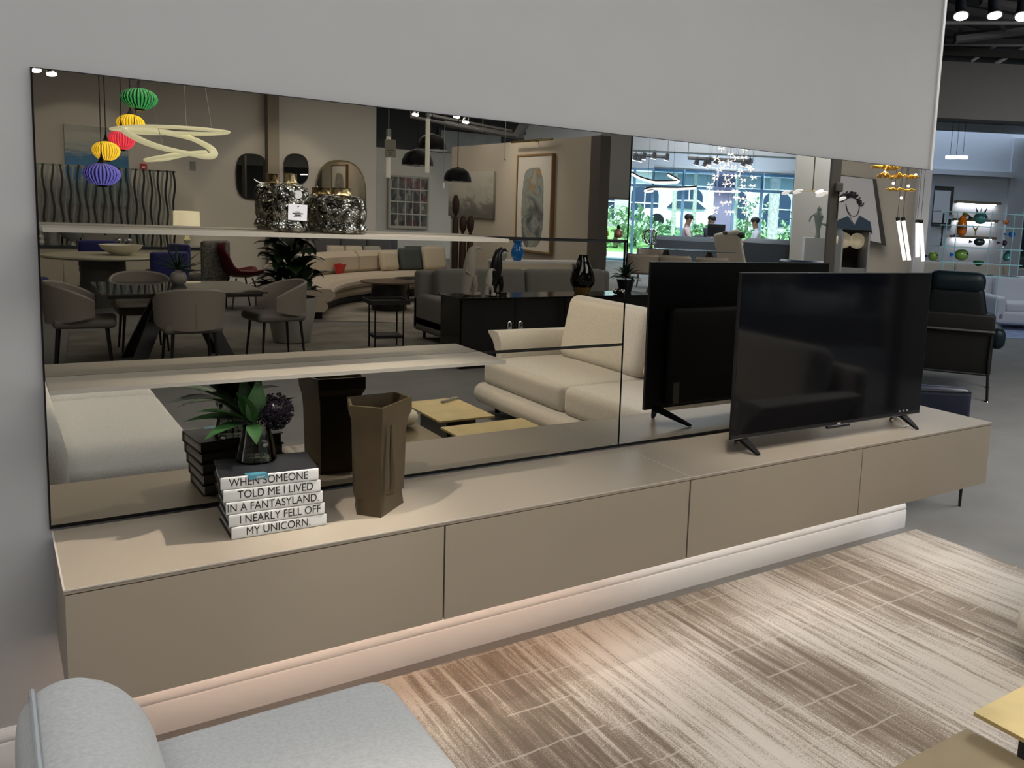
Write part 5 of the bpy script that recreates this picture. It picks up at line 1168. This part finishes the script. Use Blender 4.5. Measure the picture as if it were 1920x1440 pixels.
# mirror-fronted cabinet below, light tubes, gold pendants, white discs
t = thing('bar_cabinet', 'mirror fronted cabinet with added globes for reflected lamps, beside the column', 'cabinet', facing(0, 1)*0+Vector((M(1597, 460, d=10.5).x, M(1597, 460, d=10.5).y, 0)), RZM); hw = sz(23, 10.5); z0, z1 = M(1597, 520, d=10.5).z, M(1597, 434, d=10.5).z
obj('side', G().bb(-hw-.02, -hw, -.3, .2, 0, z1), CND, t, smooth=None); obj('side', G().bb(hw, hw+.02, -.3, .2, 0, z1), CND, t, smooth=None); obj('top', G().bb(-hw-.02, hw+.02, -.3, .2, z1, z1+.025), BLACK, t, smooth=None); obj('interior', G().bb(-hw, hw, -.3, -.28, 0, z1), mat('bar_dark', (.03, .02, .015), .3), t, smooth=None); obj('lower_front', G().bb(-hw, hw, .15, .17, 0, z0+.12), mat('bar_grey', (.2, .2, .19), .4), t, smooth=None)
for k, x in enumerate((-.09, .07)): obj('reflection_globe', G().sphere((x, -.05, z1-.11), .095, 16, 10), mat('reflected_lamp_glow', (.8, .7, .5), .5, emit=(1, .86, .6), estr=.28), t)  # glowing balls added to imitate lamps reflected in the cabinet front
TUB = mat('tube_light', (1, 1, 1), emit=(1, .97, .92), estr=1.9)
for a_, b_, lab in (((1684, 414), (1696, 488), 'leftmost leaning white light tube by the portrait'), ((1694, 414), (1705, 488), 'second leaning white light tube by the portrait'), ((1720, 418), (1720, 482), 'third white light tube right of the portrait'), ((1727, 419), (1731, 490), 'rightmost white light tube at the mirror edge')):
    dd = 11.6; p0, p1 = M(*a_, d=dd), M(*b_, d=dd); t = thing('light_tube', lab, 'lamp', p1, group='white light tubes'); obj('tube', G().cyl((0, 0, 0), p0-p1, .024, seg=12), TUB, t); obj('cap', G().cyl(p0-p1, (p0-p1)*1.09, .027, seg=12), BLACK, t); obj('cord', G().cyl((p0-p1)*1.08, ((p0-p1).x, (p0-p1).y, 4.25-p1.z), .003, seg=5), BLACK, t)
GLD = mat('gold_leaf_glow', (.85, .52, .10), .35, 1, bump=(60, 1.0), emit=(1, .5, .05), estr=.12)  # faint emission in the gold stands for bulb light on the plates
o_ = M(1675, 322, d=9.5); t = thing('gold_pendant', 'tiered gold leaf pendant of crinkled plates with small bulbs', 'pendant lamp', o_)
for cx_, cyp, wd, ht in ((1661, 313, 54, 6), (1672, 331, 52, 9), (1710, 331, 24, 5), (1688, 357, 52, 4)):
    c = M(cx_, cyp, d=9.5)-o_; a_ = sz(wd, 9.5)/2; b_ = max(sz(ht, 9.5)*.75, .018); random.seed(cx_); g = G(); n_ = 20
    for j in range(5):
        for i in range(n_+1):
            x = (i/n_*2-1); y = (j/4*2-1); g.v.append(tuple(c+Vector((WU.x*x*a_-WN.x*y*a_*.45, WU.y*x*a_-WN.y*y*a_*.45, b_*(1-x*x)*random.uniform(-.8, 1.0)+y*b_*.35))))
    for j in range(4):
        for i in range(n_): g.f.append((j*(n_+1)+i, j*(n_+1)+i+1, (j+1)*(n_+1)+i+1, (j+1)*(n_+1)+i)); g.mi.append(0)
    pt = obj('gold_plate', g, GLD, t); pt.modifiers.new('thickness', 'SOLIDIFY').thickness = .012
for px, py in ((1659, 323), (1717, 328), (1675, 344), (1703, 349), (1690, 371)): obj('bulb', G().sphere(M(px, py, d=9.5)-o_, .016, 10, 8), mat('bulb_white', (1, 1, 1), emit=(1, .97, .9), estr=4), t)
for px in (1678, 1690, 1701): e_ = M(px, 355, d=9.5)-o_; obj('wire', G().cyl(e_, e_+Vector((0, 0, 4.25-o_.z-e_.z)), .002, seg=5), BLACK, t)
DISC = mat('disc_lamp', (.8, .8, .8), .4, emit=(1, .96, .93), estr=1.1)
o_ = M(1524, 357, d=11); t = thing('disc_pendant', 'branched pendant of white glowing discs left of the dark column', 'pendant lamp', o_)
for px, py, wd in ((1474, 361, 18), (1496, 359, 20), (1541, 364, 24), (1536, 359, 16), (1578, 373, 18)):
    c = M(px, py, d=11)-o_; g = G().lathe([(.004, -.012), (sz(wd, 11)/2, -.004), (sz(wd, 11)/2, .004), (.004, .014)], seg=24); g.xf(lambda v: Matrix.Rotation(.45, 3, 'X') @ v + c); obj('disc', g, DISC, t)
    obj('branch', G().cyl(c, (0, 0, .0), .006, seg=6), NECK, t)
obj('stem', G().cyl((0, 0, 0), (0, 0, 4.25-o_.z), .007, seg=6), NECK, t)
# curved LED pendants near the seam
LEDC = mat('led_curve', (1, 1, 1), emit=(1, .98, .96), estr=2.2)
o_ = M(1240, 335, d=10.5); t = thing('curve_pendant', 'curving white light ribbon pendant in front of the big window', 'pendant lamp', o_)
for pts in ([(1184, 326), (1200, 335), (1225, 342), (1255, 342), (1276, 341), (1252, 328)], [(1306, 353), (1270, 355), (1225, 354), (1208, 357), (1212, 360), (1225, 358)]):
    P = [M(x, y, d=10.5)-o_ for x, y in pts]; Q = []
    for i in range(len(P)-1):
        for k in range(4): Q.append(P[i].lerp(P[i+1], k/4))
    Q.append(P[-1]); Q = [Q[0]]+[(Q[i-1]+Q[i]*2+Q[i+1])/4 for i in range(1, len(Q)-1)]+[Q[-1]]
    obj('light_ribbon', G().tube(Q, .014, 8), LEDC, t); obj('housing', G().tube([q+Vector((0, 0, .02)) for q in Q], .011, 6), BLACK, t)
for px in (1262, 1215): e_ = M(px, 342, d=10.5)-o_; obj('wire', G().cyl(e_, e_+Vector((0, 0, 4.25-o_.z-e_.z)), .002, seg=5), BLACK, t)
# star chandelier
o_ = M(1368, 330, d=12.5); t = thing('star_chandelier', 'cascading chandelier of small white metal leaves before the window', 'chandelier', o_)
STW = mat('star_white_glow', (.80, .78, .74), .35, emit=(1, .95, .9), estr=1.5)  # emission put into the metal leaves to make them brighter
stars = [(1353, 279), (1370, 290), (1343, 297), (1380, 296), (1395, 296), (1352, 304), (1362, 310), (1354, 314), (1376, 313), (1330, 312), (1404, 314), (1409, 318), (1342, 330), (1341, 336), (1361, 329), (1375, 330), (1382, 330), (1363, 338), (1360, 346), (1393, 338), (1413, 333), (1393, 349), (1411, 349), (1332, 346), (1331, 353), (1334, 371), (1324, 381), (1342, 390), (1340, 398), (1356, 381), (1366, 380), (1364, 398), (1370, 398), (1380, 371), (1389, 373), (1397, 373), (1398, 382), (1397, 399), (1396, 281), (1368, 303), (1348, 320), (1388, 322), (1372, 345), (1350, 360), (1378, 358), (1402, 362)]
random.seed(4)
for px, py in stars:
    c = M(px, py, d=12.5+random.uniform(-.35, .35))-o_; g = G(); r = sz(6.4, 12.5); a0 = random.uniform(0, 1)
    for k in range(5):
        a_ = a0*.4+PI*(k/4)*1.15-.25; d_ = Vector((WU.x*math.cos(a_), WU.y*math.cos(a_), -math.sin(a_)*.7+.35)); g.leaf((0, 0, 0), d_, (.3, .8, .5), r*1.15, r*.55, .05, 2)
    obj('leaf_cluster', g.xf(lambda v: v+c), STW, t)
    if random.random() < .5: obj('wire', G().cyl(c, c+Vector((0, 0, 4.25-o_.z-c.z)), .0012, seg=4), CND, t)
obj('bar', G().cyl(M(1334, 359, d=12.6)-o_, M(1388, 360, d=12.6)-o_, .01, seg=6), LEDC, t); obj('canopy', G().cyl((0, 0, 4.22-o_.z), (0, 0, 4.25-o_.z), .3, seg=24), WHITE, t)
# track spots by the window
for k, (px, py) in enumerate(((1190, 300), (1199, 302), (1206, 298), (1225, 297), (1249, 300), (1305, 309), (1321, 312), (1328, 308), (1342, 307), (1393, 311), (1404, 309))):
    q = M(px, py, d=16.5); spot_head(q, q+Vector((-.05, -.3, -1)), 'track spotlight number %d from the left before the big window' % (k+1) if False else ['leftmost', 'second', 'third', 'fourth', 'fifth', 'sixth', 'seventh', 'eighth', 'ninth', 'tenth', 'rightmost'][k]+' track spotlight above the big window', 1.0, 'window track spots', mat('spot_grey', (.12, .13, .15), .5), up=max(.05, M(px, 290+(px-1190)*.055, d=16.5).z-q.z-.10))
t = thing('track_rail', 'pair of pale track rails carrying the window spotlights', 'track')
for a_, b_ in (((1186, 289.8), (1252, 293.4)), ((1290, 295.5), (1412, 302.2))):
    obj('rail', G().cyl(M(*a_, d=16.5), M(*b_, d=16.5), .04, seg=6), CND, t)
    for c_ in (a_, b_): e_ = M(*c_, d=16.5); obj('hanger', G().cyl(e_, (e_.x, e_.y, 4.25), .008, seg=5), CND, t)
# ---------------------------------------------------------------- furniture on the platform
def pz(px, d): v = M(px, 450, d=d); return Vector((v.x, v.y, PZ))
GYS = mat('slate_fabric', (.075, .085, .10), .9)
def arc_sofa(lab, c, r, a0, a1, zt_, m_, z0=PZ):
    t = thing('curved_sofa', lab, 'sofa', (c.x, c.y, z0)); obj('seat', arc_box(r-.85, r-.05, .02, .42, a0, a1, 18), m_, t); obj('backrest', arc_box(r-.18, r+.06, .05, zt_, a0-.03, a1+.03, 20, .08), m_, t)
    for a_ in (a0+.1, a1-.1): obj('leg', G().cyl(((r-.4)*math.cos(a_), (r-.4)*math.sin(a_), 0), ((r-.4)*math.cos(a_), (r-.4)*math.sin(a_), .05), .03, seg=8), BLACK, t)
yv = math.atan2(-WN.y, -WN.x)      # direction towards the mirror
def arc_at(lab, px0, px1, d, zt_, m_):
    a_, b_ = pz(px0, d), pz(px1, d); w2 = (b_-a_).length/2; r = w2/math.sin(.75); c = (a_+b_)/2 + WN*(r*math.cos(.75)); arc_sofa(lab, c, r, yv-.75, yv+.75, zt_, m_)
arc_at('long slate curved sofa with its back to us, left before the window', 1232, 1345, 18.2, .88, GYS)
arc_at('dark slate curved sofa with its back to us, right before the window', 1400, 1548, 17.6, .92, mat('slate_leather', (.035, .04, .05), .5))
p = pz(1240, 14.5); q = pz(1342, 14.5)
t = thing('glass_table', 'long glass dining table reflecting the big window', 'table', ((p.x+q.x)/2, (p.y+q.y)/2, PZ), RZM); hw = (q-p).length/2+.35
obj('glass_top', G().lathe([(hw, .735), (hw, .75)], seg=40, ell=.42), mat('table_glass', (.10, .14, .15), .02, spec=1.0), t)
for x in (-hw*.45, hw*.45):
    for s_ in (-1, 1): obj('leg', G().cyl((x, 0, .735), (x+s_*.28, s_*.12, 0), .03, seg=8), mat('tan_wood', (.16, .12, .08), .5), t)
CHT = mat('tan_chair_fabric', (.33, .28, .22), .85)
def tub_chair(lab, pos, rz, m_, s=1.0):
    t = thing('tub_chair', lab, 'chair', pos, rz, 'tub chairs round the glass table')
    obj('seat', G().rbox((0, 0, .44), (.5*s, .5*s, .10), .045, 3), m_, t); obj('back_shell', arc_box(.25*s, .31*s, .40, .69, PI*.55, PI*1.45, 12, .025), m_, t)
    for x, y in ((.2, .2), (.2, -.2), (-.2, .2), (-.2, -.2)): obj('leg', G().cyl((x*1.15, y*1.15, 0), (x, y, .40), .012, .018, 8), mat('tan_wood', (.16, .12, .08), .5), t)
for px, d, rz, lab in ((1208, 13.4, -PI*.5, 'striped tan tub chair nearest the mirror seam'), (1266, 13.4, -PI/2, 'tan tub chair with its back to us at the glass table'), (1336, 13.4, -PI/2-.2, 'tan tub chair right of the middle at the glass table'), (1222, 15.8, PI/2, 'tan tub chair behind the glass ornament')):
    tub_chair(lab, pz(px, d), RZM+rz, CHT, .86)
tub_chair('dark blue tub chair at the right in front of the slate sofa', pz(1512, 14.0), RZM-PI/2, mat('dark_blue_leather', (.008, .02, .05), .35), 1.4)
p = pz(1222, 14.5); t = thing('wire_ornament', 'looped chrome wire ornament on the glass table', 'sculpture', (p.x, p.y, PZ+.752))
for k in range(7):
    a_ = k*PI/7; obj('loop', G().tube([((.06+.09*math.sin(PI*j/16))*math.cos(a_)*math.cos(2*PI*j/16)*1.1, (.06+.09*math.sin(PI*j/16))*math.sin(a_)*math.cos(2*PI*j/16)*1.1, .18+.13*math.sin(2*PI*j/16)) for j in range(16)], .010, 6, True), CHROME, t)
obj('stem', G().lathe([(.05, 0), (.02, .02), (.015, .08)], seg=12), NECK, t)
p = pz(1372, 16.2); t = thing('chaise_longue', 'tan chaise longue with tilted back before the slate sofas', 'chaise', p, RZM+.2)
obj('back', G().rbox((0, 0, .62), (.5, .14, .9), .06, 4, R=Matrix.Rotation(-.25, 3, 'Y')), CHT, t); obj('seat', G().rbox((-.15, .35, .32), (.62, .8, .16), .06, 4), CHT, t); obj('head_roll', G().rbox((.02, -.02, 1.0), (.42, .18, .12), .055, 3), BLACKM, t)
for x in (-.35, .1):
    for y in (.05, .65): obj('leg', G().cyl((x, y, 0), (x, y, .25), .015, seg=8), BLACK, t)
# desk and three seated people by the window
DP = 20.8
p, q = pz(1285, DP), pz(1425, DP); t = thing('meeting_table', 'white meeting table where three people sit by the window', 'table', ((p.x+q.x)/2, (p.y+q.y)/2, PZ), RZM); hw = (q-p).length/2
obj('table_top', G().bb(-hw, hw, -.35, .35, .72, .75), mat('pale_table', (.6, .62, .62), .3), t, smooth=None)
for x in (-hw*.8, hw*.8): obj('leg', G().bb(x-.04, x+.04, -.25, .25, 0, .72), mat('table_grey', (.3, .31, .33), .5), t, smooth=None)
SKN = mat('skin', (.30, .17, .11), .55); HAIR = mat('dark_hair', (.012, .010, .010), .6); TRS = mat('dark_trousers', (.03, .035, .05), .8)
def person(lab, px, d, shirt, facing_, arm=1.0, lean=.0):
    # local +x is the way the person faces; seated, seat height .46; one continuous skin mesh
    pos = pz(px, d); t = thing('person', lab, 'person', pos, RZM+facing_, 'people at the meeting table')
    J = [(0, 0, .53), (.02+lean*.3, 0, .74), (.03+lean*.6, 0, .94), (.03+lean, 0, 1.06), (.05+lean, 0, 1.13), (.08+lean, 0, 1.24), (.08+lean, 0, 1.31)]
    R_ = [(.16, .13), (.15, .12), (.17, .12), (.09, .08), (.055, .055), (.085, .105), (.05, .06)]
    E_ = [(0, 1), (1, 2), (2, 3), (3, 4), (4, 5), (5, 6)]; mid = [0, 0, 0, 0, 1, 1, 1]
    for s_ in (-1, 1):
        b0 = len(J); J += [(.02+lean*.8, s_*.19, 1.0), (.10+lean*.6, s_*.25, .80), (.34*arm, s_*.17, .79), (.44*arm, s_*.14, .80)]; R_ += [(.062, .06), (.048, .045), (.036, .034), (.034, .022)]; E_ += [(2, b0), (b0, b0+1), (b0+1, b0+2), (b0+2, b0+3)]; mid += [0, 0, 1, 1]
        b1 = len(J); J += [(.10, s_*.10, .54), (.44, s_*.12, .52), (.46, s_*.12, .10), (.56, s_*.12, .05)]; R_ += [(.085, .08), (.06, .06), (.045, .045), (.04, .03)]; E_ += [(0, b1), (b1, b1+1), (b1+1, b1+2), (b1+2, b1+3)]; mid += [2, 2, 2, 2]
    me = bpy.data.meshes.new('body'); me.from_pydata(J, E_, []); o = bpy.data.objects.new('body', me); COL.objects.link(o)
    md = o.modifiers.new('skin', 'SKIN'); sk = me.skin_vertices[0].data
    for i, r in enumerate(R_): sk[i].radius = r
    sk[0].use_root = True; o.modifiers.new('sub', 'SUBSURF').levels = 1; o.modifiers['sub'].render_levels = 1
    bpy.context.view_layer.update()
    m3 = bpy.data.meshes.new_from_object(o.evaluated_get(bpy.context.evaluated_depsgraph_get())); bpy.data.objects.remove(o)
    for mm in (shirt, SKN, TRS): m3.materials.append(mm)
    JV = [Vector(j) for j in J]
    for f in m3.polygons: f.use_smooth = True; f.material_index = mid[min(range(len(JV)), key=lambda i: (JV[i]-f.center).length-R_[i][0]*.5)]
    b = bpy.data.objects.new('body', m3); COL.objects.link(b); b.parent = t
    hx = .08+lean; obj('hair', G().sphere((hx-.015, 0, 1.285), .108, 14, 9, (.98, .86, .80)), HAIR, t)
    obj('nose', G().sphere((hx+.098, 0, 1.235), .016, 8, 6, (1, .7, 1.2)), SKN, t)
    for s_ in (-1, 1): obj('ear', G().sphere((hx-.005, s_*.085, 1.235), .02, 8, 6, (.8, .4, 1.2)), SKN, t); obj('eye', G().sphere((hx+.08, s_*.035, 1.26), .012, 6, 5), BLACK, t)
    obj('mouth', G().rbox((hx+.085, 0, 1.19), (.012, .045, .010), .004, 2), mat('lips', (.22, .08, .07), .5), t)
    return t
person('person in a pale pink shirt sitting at the left of the meeting table', 1284, 20.4, mat('pink_shirt', (.62, .48, .52), .85), .0, 1.0)
person('person in a dark suit sitting in the middle of the meeting table', 1328, 21.8, mat('dark_suit', (.018, .022, .03), .8), .6, .8)
person('person in a white shirt sitting at the right of the meeting table', 1419, 20.4, mat('white_shirt', (.62, .66, .72), .85), PI, 1.0)
def office_chair(lab, px, d, rz):
    p = pz(px, d); t = thing('office_chair', lab, 'chair', p, RZM+rz, 'chairs at the meeting table'); obj('seat', G().rbox((0, 0, .42), (.46, .46, .08), .035, 3), GYS, t); obj('backrest', G().rbox((-.24, 0, .66), (.06, .44, .40), .028, 3), GYS, t)
    for x, y in ((.18, .18), (.18, -.18), (-.18, .18), (-.18, -.18)): obj('leg', G().cyl((x, y, 0), (x, y, .38), .014, seg=8), BLACK, t)
office_chair('slate chair under the person in pink', 1283, 20.4, 0); office_chair('slate chair under the person in white', 1421, 20.4, PI); office_chair('slate chair under the person in the dark suit', 1327, 21.85, .6)
for px, lab in ((1342, 'dark monitor on the meeting table beside the person in the suit'), (1378, 'small laptop on the meeting table')):
    p = pz(px, 20.6); p.z = PZ+.752; t = thing('computer', lab, 'computer', p, RZM+.1); s_ = 1.3 if px == 1342 else .8
    obj('screen', G().rbox((0, 0, .20*s_), (.32*s_, .02, .22*s_), .008, 2), BLACK, t); obj('stand', G().bb(-.10*s_, .10*s_, -.08, .08, 0, .012), BLACK, t, smooth=None); obj('neck', G().bb(-.02, .02, -.01, .01, .012, .12*s_), BLACK, t, smooth=None)
# palm-like plant and bronze figure at the right of the window
p = pz(1489, 18.8); t = thing('yucca_plant', 'tall yucca plant at the right edge of the window', 'plant', p)
obj('pot', G().lathe([(.14, 0), (.18, .3), (.16, .3)], seg=20), mat('dark_pot', (.03, .03, .03), .5), t); random.seed(8); YUC = mat('yucca_green', (.02, .075, .04), .5)
for k, (ht, dx) in enumerate(((1.35, .0), (1.0, .16), (.7, -.1))):
    obj('trunk', G().tube([(0, 0, .28), (dx*.6, 0, ht*.6), (dx, 0, ht)], .025, 7), mat('bark', (.10, .075, .05), .9), t)
    for j in range(20):
        a_ = j*2.4; e = random.uniform(-.3, 1.2); d_ = Vector((math.cos(a_)*math.cos(e), math.sin(a_)*math.cos(e), math.sin(e))); obj('leaf', G().leaf((dx, 0, ht), d_, (0, 0, 1), random.uniform(.3, .45), .035, .15, 3), YUC, t)
q = M(1532, 452, d=14.5); t = thing('bronze_figure', 'pale green bronze figure with a bird bath on a stand', 'sculpture', (q.x, q.y, 0), RZM); VRD = mat('verdigris', (.33, .40, .36), .7)
zf = M(1532, 446, d=14.5).z
obj('stand', G().bb(-.22, .22, -.12, .12, 0, zf), WHITE, t, smooth=None); obj('figure', G().lathe([(.05, zf), (.03, zf+.1), (.06, zf+.25), (.08, zf+.36), (.05, zf+.42), (.035, zf+.44), (.04, zf+.48), (.01, zf+.52)], seg=14), VRD, t); obj('basin', G().lathe([(.02, zf), (.015, zf+.18), (.13, zf+.24), (.12, zf+.24)], (.16, 0, 0), 18), VRD, t); obj('arm', G().tube([(-.05, 0, zf+.40), (-.13, 0, zf+.34), (-.15, 0, zf+.26)], .014, 6), VRD, t)
for px, lab, m_ in ((1133, 'yellow bird bottle on the low shelf beside the partition', YEL), (1159, 'pink bird bottle on the low shelf beside the partition', m_of('pink_glass', (.65, .30, .22)))):
    q = M(px, 446, d=13.6); t = thing('glass_bottle', lab, 'bottle', q); obj('body', G().lathe([(.04, 0), (.07, .05), (.06, .11), (.02, .14)], seg=16), m_, t); obj('stopper', G().lathe([(.02, .14), (.03, .17), (.008, .2)], seg=12), BLACK, t)
p0, p1 = M(1122, 447.5, d=13.6), M(1176, 449, d=13.6); t = thing('display_shelf', 'dark shelf with bird bottles beside the partition end', 'shelf', ((p0.x+p1.x)/2, (p0.y+p1.y)/2, p0.z-.03), RZM); hw = (p1-p0).length/2
obj('board', G().bb(-hw, hw, -.15, .15, 0, .028), BLACKM, t, smooth=None)
for x in (-hw+.03, hw-.03): obj('upright', G().bb(x-.015, x+.015, -.14, .14, -p0.z+.03, 0), BLACKM, t, smooth=None)
q = M(1130, 475, d=13.4); t = thing('red_vase', 'tall red glass vase below the yellow bird bottle', 'vase', (q.x, q.y, q.z-.1)); obj('body', G().lathe([(.05, 0), (.065, .1), (.05, .25), (.03, .28), (.045, .32)], seg=16), m_of('ruby_glass', (.35, .01, .01)), t); obj('foot', G().cyl((0, 0, 0), (0, 0, .01), .05, seg=14), BLACK, t)
# ================================================================== outside
LAWN = mat('lawn_grass', (.22, .42, .12), .9, noise=(4, .25)); PAVE = mat('pale_pavement', (.55, .55, .52), .9)
def slab(name, n0, n1, z0, z1, m_, lab, cat):
    A_, B_ = wl(-25, n0), wl(40, n0); C_, D_ = wl(40, n1), wl(-25, n1)
    g = G().add([(*A_.xy, z0), (*B_.xy, z0), (*C_.xy, z1), (*D_.xy, z1), (*A_.xy, -1), (*B_.xy, -1), (*C_.xy, -1), (*D_.xy, -1)], [(0, 1, 2, 3), (0, 4, 5, 1), (1, 5, 6, 2), (2, 6, 7, 3), (3, 7, 4, 0), (7, 6, 5, 4)])
    return struct(name, g, m_)
slab('ground_pavement', .2, 4.5, .30, .45, PAVE, '', ''); slab('ground_lawn', 4.5, 16, .45, 1.1, LAWN, '', ''); slab('ground_road', 16, 40, 1.1, 1.2, mat('asphalt', (.22, .22, .23), .9), '', '')
def out(px, d, z): v = M(px, 430, d=d); return Vector((v.x, v.y, z))
t = thing('neighbour_building', 'pale building with dark arched windows across the lawn', 'building', out(1330, 48, 1.1), RZM)
obj('wall', G().bb(-16, 16, -3, 0, -.2, 7), mat('pale_render', (.62, .62, .60), .8), t, smooth=None)
obj('cornice', G().bb(-16.2, 16.2, 0, .35, 2.9, 3.3), WHITE, t, smooth=None)
for k in range(12):
    x = -13.2+2.4*k; pts = [(x-.75, .3), (x+.75, .3), (x+.75, 1.7)]+[(x+.75*math.cos(a_), 1.7+.5*math.sin(a_)) for a_ in [PI*j/8 for j in range(1, 8)]]+[(x-.75, 1.7)]
    nn = len(pts); g = G().add([(a_, .02, b_) for a_, b_ in pts]+[(a_, .05, b_) for a_, b_ in pts], [tuple(range(nn)), tuple(range(nn, 2*nn))[::-1]]+[(i, (i+1) % nn, nn+(i+1) % nn, nn+i) for i in range(nn)])
    wdo = obj('window', g, mat('dark_window', (.03, .05, .09), .15), t, smooth=None); obj('mullion', G().bb(x-.03, x+.03, .05, .08, .3, 2.15), WHITE, wdo, smooth=None); obj('mullion', G().bb(x-.75, x+.75, .05, .08, 1.2, 1.26), WHITE, wdo, smooth=None)
for px, d, z, r, lab in ((1222, 33, .8, .85, 'round pale bush left on the lawn'), (1252, 38, .95, .6, 'low bush before the parked car'), (1312, 36, .9, .7, 'bush right of the parked car'), (1395, 37, .9, .8, 'bush behind the person in white'), (1190, 31, .7, 1.2, 'tall bush at the mirror seam'), (1430, 35, .9, .7, 'hedge bush beside the palm trunk'), (1465, 34, .85, .9, 'bush right of the palm trunk'), (1155, 30, .7, 1.1, 'bush seen left of the mirror seam'), (1400, 44, 1.1, 1.6, 'tall dark bush by the building')):
    bush('garden_bush', lab, tuple(out(px, d, z-.35)), r*.8, 45, mat('bush_green', (.26, .37, .22), .8, noise=(6, .4)), .85, .30)
t = thing('palm_tree', 'thick ringed palm trunk outside the right window bay', 'tree', out(1448, 29, .7)); PLM = mat('palm_bark', (.45, .42, .38), .9, noise=(14, .3))
obj('trunk', G().lathe([(.17+.012*(k % 2), .12*k) for k in range(44)], seg=18), PLM, t)
for k in range(12): a_ = k*PI/6; obj('frond', G().leaf((0, 0, 5.2), (math.cos(a_), math.sin(a_), .5), (0, 0, 1), 2.2, .35, .35, 6), TRE, t)
for px, d in ((1376, 33), (1262, 34), (1300, 37)): t = thing('garden_tree', 'slim pale trunk %s outside the window' % {1376: 'behind the lavender pillar', 1262: 'left of the parked car', 1300: 'over the parked car'}[px], 'tree', out(px, d, .85)); obj('trunk', G().cyl((0, 0, 0), (0, 0, 5), .09, .07, 10), PLM, t); obj('crown', G().sphere((0, 0, 5.3), .9, 12, 8, (1, 1, .7)), TRE, t)
t = thing('parked_car', 'white car parked across the lawn', 'car', out(1284, 42, 1.15), RZM)
secs = []
for x, zb_c, zt_c, hw_ in ((-2.1, .35, .70, .7), (-1.9, .25, .85, .8), (-1.2, .22, .90, .85), (-.7, .22, 1.30, .75), (.5, .22, 1.36, .75), (1.2, .22, .95, .85), (1.9, .25, .80, .82), (2.1, .35, .65, .7)): secs.append([Vector((x, -hw_, zb_c)), Vector((x, hw_, zb_c)), Vector((x, hw_*.98, (zb_c+min(zt_c, .9))/2+.1)), Vector((x, hw_*.85, zt_c)), Vector((x, -hw_*.85, zt_c)), Vector((x, -hw_*.98, (zb_c+min(zt_c, .9))/2+.1))])
obj('body', G().loft(secs), mat('car_white', (.75, .76, .78), .2), t)
obj('side_window', G().add([(-.95, .80, .92), (.95, .80, .92), (.48, .72, 1.28), (-.62, .72, 1.26)], [(0, 1, 2, 3)]), mat('car_glass', (.03, .05, .08), .1), t)
for x in (-1.35, 1.35):
    for y in (-.78, .78): obj('wheel', G().cyl((x, y-.1, .32), (x, y+.1, .32), .32, seg=20), BLACK, t)
